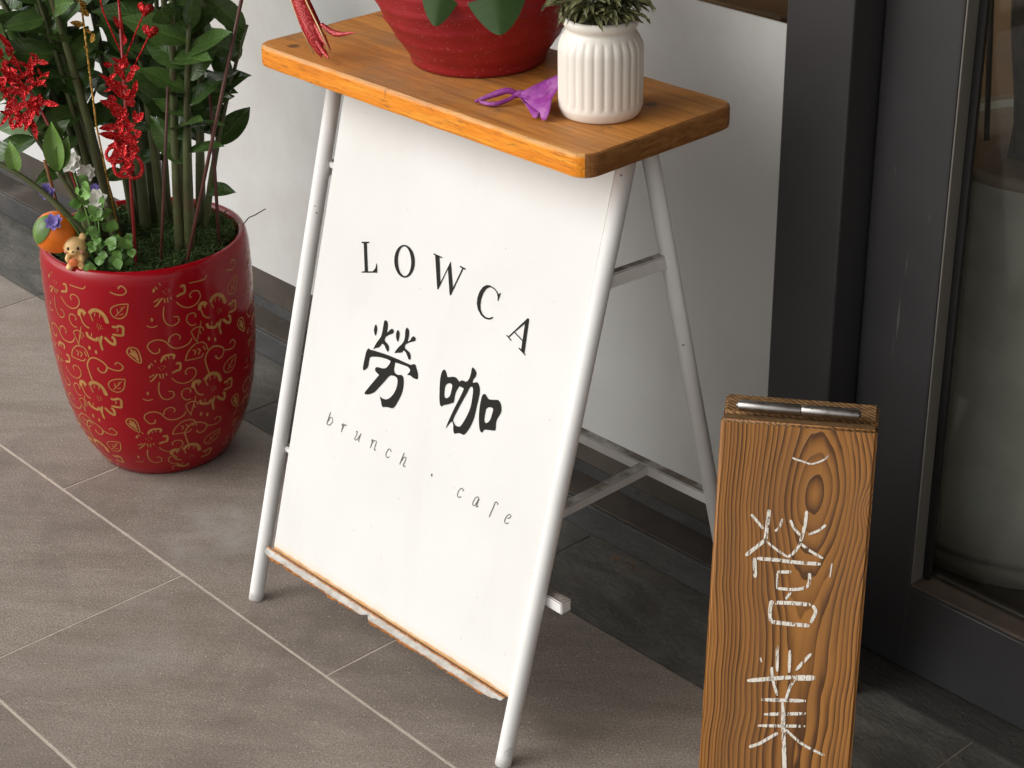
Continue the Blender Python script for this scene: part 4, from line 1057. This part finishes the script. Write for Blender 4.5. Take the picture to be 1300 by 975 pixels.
for (bx, bz, n, spread) in ((.0, .352, 26, .022), (.004, .385, 14, .012), (.03, .345, 16, .012), (-.012, .415, 8, .01)):
    for k in range(n):
        c = Vector((-2.032, 1.11, bz)) + IR * (bx + r2.uniform(-spread, spread)) - IB * r2.uniform(-.012, .016) + Vector((0, 0, r2.uniform(-.03, .022)))
        az = r2.uniform(0, 2 * PI); d = IR * math.cos(az) + Vector((0, 0, 1)) * (.35 + math.sin(az) * .7) - IB * r2.uniform(0, .7)
        place_leaf(EL, 'sprig_leaf', e, rel(e, c), d, VW + Vector((r2.uniform(-.6, .6), r2.uniform(-.6, .6), r2.uniform(0, .6))), r2.uniform(.7, 1.15))
# little lion figurine
lp = Vector((-2.052, 1.081, .3225))
e = pick('lion_figurine', 'tiny cream yellow animal figurine sitting on the rim beside the orange', 'figurine', tuple(lp), None)
e.rotation_euler = (0, 0, math.atan2(-.62, .72) + PI / 2)
def blob_mesh(name, balls, mat, parent, vox=.0011):
    bm = bmesh.new()
    for c, rx, ry, rz in balls:
        m = Matrix.Translation(c) @ Matrix.Diagonal((rx, ry, rz, 1))
        bmesh.ops.create_icosphere(bm, subdivisions=3, radius=1, matrix=m)
    o = bm_obj(name, bm, mat, parent, True)
    md = o.modifiers.new('remesh', 'REMESH'); md.mode = 'VOXEL'; md.voxel_size = vox; md.use_smooth_shade = True
    s_ = o.modifiers.new('smooth', 'SMOOTH'); s_.iterations = 3
    return o
# local: -y faces the viewer
blob_mesh('body', [((0, .002, .011), .0125, .011, .012), ((0, -.001, .030), .0155, .0135, .0135), ((-.0115, 0, .0425), .0048, .0035, .0055), ((.0115, 0, .0425), .0048, .0035, .0055), ((-.008, -.009, .0045), .005, .006, .0045), ((.008, -.009, .0045), .005, .006, .0045), ((-.009, -.009, .016), .004, .0048, .006), ((.009, -.009, .016), .004, .0048, .006), ((0, -.0125, .0265), .006, .004, .0045), ((.011, .011, .012), .003, .006, .006)], M['lion'], e)
for sx in (-1, 1):
    blob_mesh('eye', [((sx * .0062, -.0128, .0315), .0019, .0012, .0026)], M['black'], e, .0004)
    blob_mesh('cheek', [((sx * .0098, -.0108, .0262), .0028, .0014, .002)], M['blush'], e, .0005)
blob_mesh('nose', [((0, -.0166, .0285), .0017, .001, .0012)], M['black'], e, .0004)
blob_mesh('tag', [((-.001, -.0155, .013), .0062, .0028, .0062)], M['tagred'], e, .0006)

# ============================ things on the shelf ============================
ZS = .6822
bowl = empty('orchid_pot', (-1.487, 1.2935, ZS))
tag(bowl, 'round red speckled pot with broad orchid leaves on the wooden shelf', 'potted plant')
def bfn(r_, z_, a):
    k = min(1, max(0, (z_ - .012) / .03)) * (1 if z_ < .12 else max(0, (.15 - z_) / .03))
    ph = 5 * math.sin(a + .6) * .004
    w = 0
    for i, (f0, am) in enumerate(((.021, .0011), (.034, .0013), (.049, .0012), (.066, .0012), (.085, .0011), (.104, .001))):
        zz = f0 + .009 * math.sin(a * 1.0 + .8 + i * .7) + .003 * math.sin(3 * a + i)
        d = (z_ - zz)
        w += 1.5 * am * (math.exp(-(d / .004) ** 2) if d < 0 else math.exp(-(d / .0012) ** 2))
    return r_ + w * k, z_
bp = [(.070, 0), (.0735, .0015), (.0745, .006), (.0765, .0125), (.0775, .0135)]
for i in range(1, 44):
    t = i / 43; z_ = .0135 + t * .128; bp.append((.0775 + .040 * math.sin(t * PI * .62) ** .92 - .004 * max(0, t - .7) / .3, z_))
bp += [(bp[-1][0] - .003, .1435), (bp[-1][0] - .007, .1425), (bp[-1][0] - .009, .132), (.05, .130)]
revolve('pot', bp, M['redpot'], bowl, 120, fn=bfn, close=True)
OL = leaf_mesh('orchid_leaf', .17, .072, M['orchleaf'], .55, .16, n=14, m=5, tip=.25, seed=3)
OL2 = leaf_mesh('orchid_leaf', .15, .05, M['orchleaf'], .62, .14, n=14, m=5, tip=.9, seed=6)
ORCH_PLACEHOLDER = 0
def bl(p): return Vector(p) - bowl.location
# arching leaves that hang over the street side of the pot (tip positions on the outer face)
def arch_leaf(name, base, tip, up, w, tipw, seed, parent, mat):
    base, tip = Vector(base), Vector(tip)
    n, m = 26, 6; vs, fs = [], []
    ctl = base.lerp(tip, .55) + Vector(up)
    for i in range(n + 1):
        t = 1 - (1 - i / n) ** 1.7
        c = base * (1 - t) ** 2 + ctl * 2 * t * (1 - t) + tip * t * t
        tg = ((ctl - base) * (1 - t) + (tip - ctl) * t).normalized()
        sd = tg.cross(Vector((0, 0, 1)) if abs(tg.z) < .95 else VW).normalized()
        sd = (IR - tg * IR.dot(tg)).normalized() if seed < 5 else sd
        nn = sd.cross(tg).normalized()
        ww = w / 2 * min(1, (.35 + t * 1.6)) * (max(0., 1 - ((t - .5) / .5) ** tipw) ** .62 if t > .5 else 1)
        for j in range(-m, m + 1):
            s = j / m
            vs.append(c + sd * ww * s + nn * (abs(s) ** 1.3 * ww * .22))
    k = 2 * m + 1
    for i in range(n):
        for j in range(2 * m): a = i * k + j; fs.append((a, a + 1, a + k + 1, a + k))
    o = mesh_obj(name, vs, fs, mat, parent, True); return o
M['orchid_real'] = M['orchleaf']
fdir = Vector((.745, -.667, 0))
bc = bowl.location
arch_leaf('orchid_leaf', (0, 0, .13), tuple(fdir * .130 - IR * .041 + Vector((0, 0, .074))), (.0, .0, .085), .056, 2.6, 1, bowl, M['orchleaf'])
arch_leaf('orchid_leaf', (0, 0, .13), tuple(fdir * .137 + IR * .024 + Vector((0, 0, .066))), (.0, .0, .10), .084, 2.6, 2, bowl, M['orchleaf'])
arch_leaf('orchid_leaf', (0, 0, .13), tuple(-fdir * .15 - IR * .05 + Vector((0, 0, .17))), (0, 0, .08), .07, 2.0, 3, bowl, M['orchleaf'])
arch_leaf('orchid_leaf', (0, 0, .13), tuple(IR * .17 - fdir * .05 + Vector((0, 0, .18))), (0, 0, .08), .07, 2.0, 6, bowl, M['orchleaf'])
revolve('bark_chips', [(.001, .136), (.06, .135), (.104, .131)][::-1], M['soil'], bowl, 32, close=True)

# hanging brocade ornament
e = pick('brocade_ornament', 'red patterned ribbon ornament with gold edges hanging down onto the shelf corner', 'ornament', (-1.6008, 1.1664, .6835))
def strip(name, pts, ws, mat, th=.0012, bulge=.004):
    c = catmull(pts, False, 5); n = len(c); vs, fs = [], []
    for i, p in enumerate(c):
        t = i / (n - 1); tg = (c[min(i + 1, n - 1)] - c[max(i - 1, 0)]).normalized()
        sd = tg.cross(VW).normalized(); nn = sd.cross(tg).normalized()
        if nn.dot(VW) < 0: nn = -nn
        k = t * (len(ws) - 1); a = int(min(k, len(ws) - 2)); w = ws[a] + (ws[a + 1] - ws[a]) * (k - a)
        vs += [p - sd * w / 2, p - sd * w * .25 + nn * bulge * w / .02 * .7, p + nn * bulge * w / .02, p + sd * w * .25 + nn * bulge * w / .02 * .7, p + sd * w / 2, p - nn * th]
    for i in range(n - 1):
        for k in range(6): a = i * 6 + k; b = i * 6 + (k + 1) % 6; fs.append((a, b, b + 6, a + 6))
    return mesh_obj(name, vs, fs, mat, e, True)
hang = [(-1.662, 1.166, .795), (-1.640, 1.166, .755), (-1.622, 1.166, .727), (-1.6105, 1.166, .708), (-1.6012, 1.1664, .6855)]
strip('ribbon_body', [rel(e, p) for p in hang], [.008, .014, .02, .022, .017, .001], M['brocade'])
strip('ribbon_tail', [rel(e, p) for p in ((-1.603, 1.170, .722), (-1.580, 1.172, .7155), (-1.552, 1.176, .722))], [.004, .007, .001], M['brocade'])
strip('ribbon_tail', [rel(e, p) for p in ((-1.607, 1.165, .722), (-1.592, 1.163, .7105), (-1.575, 1.160, .7005))], [.004, .008, .001], M['brocade'])
strip('ribbon_tail', [rel(e, p) for p in ((-1.605, 1.164, .704), (-1.592, 1.163, .695), (-1.582, 1.162, .690))], [.004, .006, .001], M['brocade'])
tube('gold_edging', [rel(e, p) + Vector((.004, -.004, .001)) for p in ((-1.640, 1.166, .775), (-1.618, 1.166, .742), (-1.600, 1.165, .722), (-1.578, 1.161, .7015))], .0011, M['goldedge'], e, 6)
tube('gold_edging', [rel(e, p) + Vector((-.004, -.005, .002)) for p in ((-1.648, 1.166, .755), (-1.632, 1.166, .727), (-1.619, 1.166, .706), (-1.603, 1.166, .687))], .0007, M['goldedge'], e, 6)

# fluted jar with a small plant
jar = empty('fluted_jar', (-1.2665, 1.2605, ZS))
tag(jar, 'small cream fluted ceramic jar with drooping olive foliage on the shelf', 'jar')
RJ = .0425
def jfn(r_, z_, a):
    N_ = 27; k = 0
    lo, hi = .0095, .083
    sc_ = abs(math.sin(a * N_ / 2))
    edge = .004 * (1 - sc_)
    if lo + edge < z_ < hi - edge * .5:
        k = min(1, (z_ - lo - edge) / .003, (hi - z_) / .006)
    return r_ - .0019 * (1 - sc_ ** .4) * k, z_
jp = [(.036, 0), (.0385, .0008), (.0402, .003), (.0415, .007)]
for i in range(0, 40): jp.append((RJ if i < 30 else RJ - .0085 * ((i - 29) / 10) ** 1.9, .0095 + i * .0755 / 39))
jp += [(.0335, .0868), (.0345, .0885), (.0366, .0905), (.0376, .0935), (.0372, .0965), (.0355, .0985), (.0332, .0985), (.0318, .0960), (.031, .088), (.02, .086)]
revolve('jar_body', jp, M['jar'], jar, 208, fn=jfn, close=True)
JL = [leaf_mesh('foliage_leaf', .026, .0075, M['dryleaf'], .35, .4, n=6, m=2, seed=1), leaf_mesh('foliage_leaf', .02, .0065, M['dryleaf'], .6, .5, n=6, m=2, seed=2), leaf_mesh('foliage_leaf', .03, .0068, M['dryleaf'], .15, .5, n=6, m=2, seed=3)]
r2 = random.Random(4)
for k in range(26):
    a = r2.uniform(0, 2 * PI); d = r2.uniform(.004, .026); L = r2.uniform(.024, .046); out = r2.uniform(.15, .9)
    b = Vector((d * .6 * math.cos(a), d * .6 * math.sin(a), .093)); dv = Vector((math.cos(a) * out, math.sin(a) * out, 1)).normalized()
    tp = b + dv * L + Vector((math.cos(a), math.sin(a), -.6)) * .012 * out
    mid = b + dv * L * .6
    tube('sprig_stem', [b, mid, tp], .0008, M['zzstem'], jar, 5)
    for j in range(10):
        t = .25 + .75 * j / 9; p = b.lerp(mid, min(1, t * 1.6)).lerp(mid.lerp(tp, t), t)
        az = r2.uniform(0, 2 * PI)
        dd = Vector((math.cos(a) * .7 + math.cos(az) * .8, math.sin(a) * .7 + math.sin(az) * .8, r2.uniform(-.5, .7)))
        place_leaf(JL[r2.randrange(3)], 'foliage_leaf', jar, p, dd, Vector((r2.uniform(-.5, .5), r2.uniform(-.5, .5), 1)), r2.uniform(.7, 1.1))

# fallen orchid bloom
BX = Vector((-.0125, -.0135, 0))
e = pick('fallen_orchid_bloom', 'wilted magenta orchid bloom lying on the shelf against the jar', 'flower', (-1.325, 1.235, ZS))
def sheet(name, rows, mat):
    m = len(rows[0]); vs = [rel(e, p) for row in rows for p in row]; fs = []
    for i in range(len(rows) - 1):
        for j in range(m - 1): a = i * m + j; fs.append((a, a + 1, a + m + 1, a + m))
    o = mesh_obj(name, vs, fs, mat, e, True)
    sd = o.modifiers.new('sub', 'SUBSURF'); sd.levels = 1; sd.render_levels = 1
    so = o.modifiers.new('sol', 'SOLIDIFY'); so.thickness = .0006
    return o
Zp = ZS + .0012
j0 = Vector((-1.3345, 1.2225, Zp + .009)) + IR * -.004 + fdir * .003
Fx = lambda a, b, z: tuple(Vector((-1.3166, 1.2440, 0)) + IR * (a * 1.3 - .019) + fdir * (b * 1.3 + .011) + Vector((0, 0, Zp + z * 1.08)))
j0 = Vector((-1.346, 1.2215, Zp + .008)); tT = Vector((-1.3135, 1.2505, Zp + .030)); tB = Vector((-1.283, 1.1985, Zp + .0005))
def fan(a, b, n, m, bulge, fold, edge):
    rows = []
    for i in range(n + 1):
        t = i / n; row = []
        for k in range(m + 1):
            q = k / m
            P = j0.lerp(a.lerp(b, q), t * (1 + edge * math.sin(PI * q) + .05 * math.sin(9 * q)))
            P = P + VW * (bulge * math.sin(PI * q) * t + fold * math.sin(3.2 * PI * q) * t * t) + Vector((0, 0, .0015 * math.sin(7 * q + 3 * t)))
            P.z = max(P.z, Zp + .0003); row.append(tuple(P))
        rows.append(row)
    return rows
sheet('petal', fan(tT, tB, 9, 10, .006, .0022, .06), M['magenta'])
sheet('petal', fan(tT.lerp(tB, .62) - VW * .004, tB + Vector((-.012, -.002, .0005)), 7, 6, -.001, .0015, .02), M['magenta'])
def bpath(name, pts, rad):
    c = catmull([rel(e, p) for p in pts], False, 6); n = len(c)
    tube(name, c, [rad * (.25 + .75 * math.sin(PI * (.12 + .8 * i / (n - 1)))) for i in range(n)], M['magenta'], e, 8)
bpath('sepal', [tuple(j0), (-1.352, 1.214, Zp + .012), (-1.362, 1.203, Zp + .008), (-1.3725, 1.187, Zp + .002)], .0035)
bpath('sepal', [tuple(j0), (-1.347, 1.212, Zp + .005), (-1.352, 1.198, Zp + .002), (-1.362, 1.191, Zp + .002), (-1.371, 1.1905, Zp + .003)], .0024)
bpath('column', [tuple(j0 + Vector((-.004, -.004, -.002))), tuple(j0), tuple(j0 + Vector((.005, .005, .002)))], .004)

# ============================ shop interior things ============================
pl = empty('indoor_planter', (-1.113, 1.882, 0))
tag(pl, 'tall grey green cylinder planter with bare trunk behind the glass door', 'planter')
revolve('planter_body', [(.150, 0), (.158, .004), (.158, .026), (.154, .03), (.1625, .034), (.1635, .046), (.1600, .050), (.161, .30), (.162, .515), (.1655, .523), (.1655, .533), (.160, .5355), (.152, .533), (.150, .49)], M['concrete'], pl, 72)
revolve('soil', [(.001, .505), (.1, .503), (.1515, .497)][::-1], M['soil'], pl, 40, close=True)
revolve('rim_band', [(.1665, .5235), (.1668, .5335), (.160, .537), (.1522, .5338)], M['planterrim'], pl, 72)
def pv(a, d, z): return IR * a + IB * d + Vector((0, 0, z))
tube('trunk', [pv(-.044, -.03, .495), pv(-.048, -.03, .525), pv(-.060, -.03, .60), pv(-.074, -.03, .68), pv(-.09, -.02, .9), pv(-.09, 0, 1.2)], [.03, .021, .0165, .0145, .013, .011], M['bark'], pl, 14)
for a_, b_ in ((pv(-.075, -.03, .5), pv(-.045, -.03, .9)), (pv(-.085, .03, .5), pv(-.11, .05, .95)), (pv(.06, .05, .5), pv(.08, .06, 1.0)), (pv(-.062, .0, .5), pv(-.058, .01, .8))):
    tube('stake', [a_, b_], .0035, M['bark'], pl, 7)
PLF = leaf_mesh('planter_leaf', .2, .1, M['orchleaf'], .4, .2, n=10, m=4, seed=2)
for k, (p, d) in enumerate((((.03, -.04, .86), (.6, -.3, -.5)), ((-.05, -.04, 1.0), (-.6, -.3, .3)), ((-.05, -.04, 1.1), (.3, .6, .5)), ((-.05, -.04, 1.2), (.5, -.5, .6)))):
    place_leaf(PLF, 'planter_leaf', pl, Vector(p), d, (.4, -.6, .6), 1.)
ct = empty('wooden_counter', (-1.9, 2.6, 0))
tag(ct, 'tan wooden counter inside the shop behind the planter', 'counter')
for k in range(9):
    box('board', (-1.2 + k * .31, -.02, 0.06), (-1.2 + k * .31 + .304, .0, .98), M['crate'], ct, .002)
box('counter_top', (-1.25, -.06, .98), (1.62, .6, 1.02), M['cratedark'], ct, .004)
cr = empty('wooden_bench', (-1.62, 1.72, 0))
tag(cr, 'low wooden bench seen over the white panel through the window', 'bench')
box('bench_side', (-.36, -.05, 0), (.02, -.02, .66), M['cratedark'], cr, .003)
box('seat_plank', (-.36, -.06, .662), (.05, .14, .690), M['cratedark'], cr, .003)
box('seat_block', (.07, -.075, .60), (.26, .12, .680), M['crate'], cr, .003)
box('bench_leg', (.12, -.02, 0), (.17, .10, .60), M['cratedark'], cr, .003)

# ---------- dry weed at the plinth ----------
w = empty('dry_weed', (-1.083, 1.452, 0))
tag(w, 'tiny tuft of dry rusty weed on the dark stone by the plinth', 'weed')
r2 = random.Random(9)
for k in range(14):
    a = r2.uniform(0, 2 * PI); p = Vector((r2.uniform(-.025, .025), r2.uniform(-.01, .008), .0008))
    q = p + Vector((math.cos(a) * .008, math.sin(a) * .006, r2.uniform(.001, .007)))
    tube('stalk', [p, p.lerp(q, .5) + Vector((.001, .001, .001)), q], .0004, M['weed'], w, 4)
w.location = (-1.4, 1.447, 0)
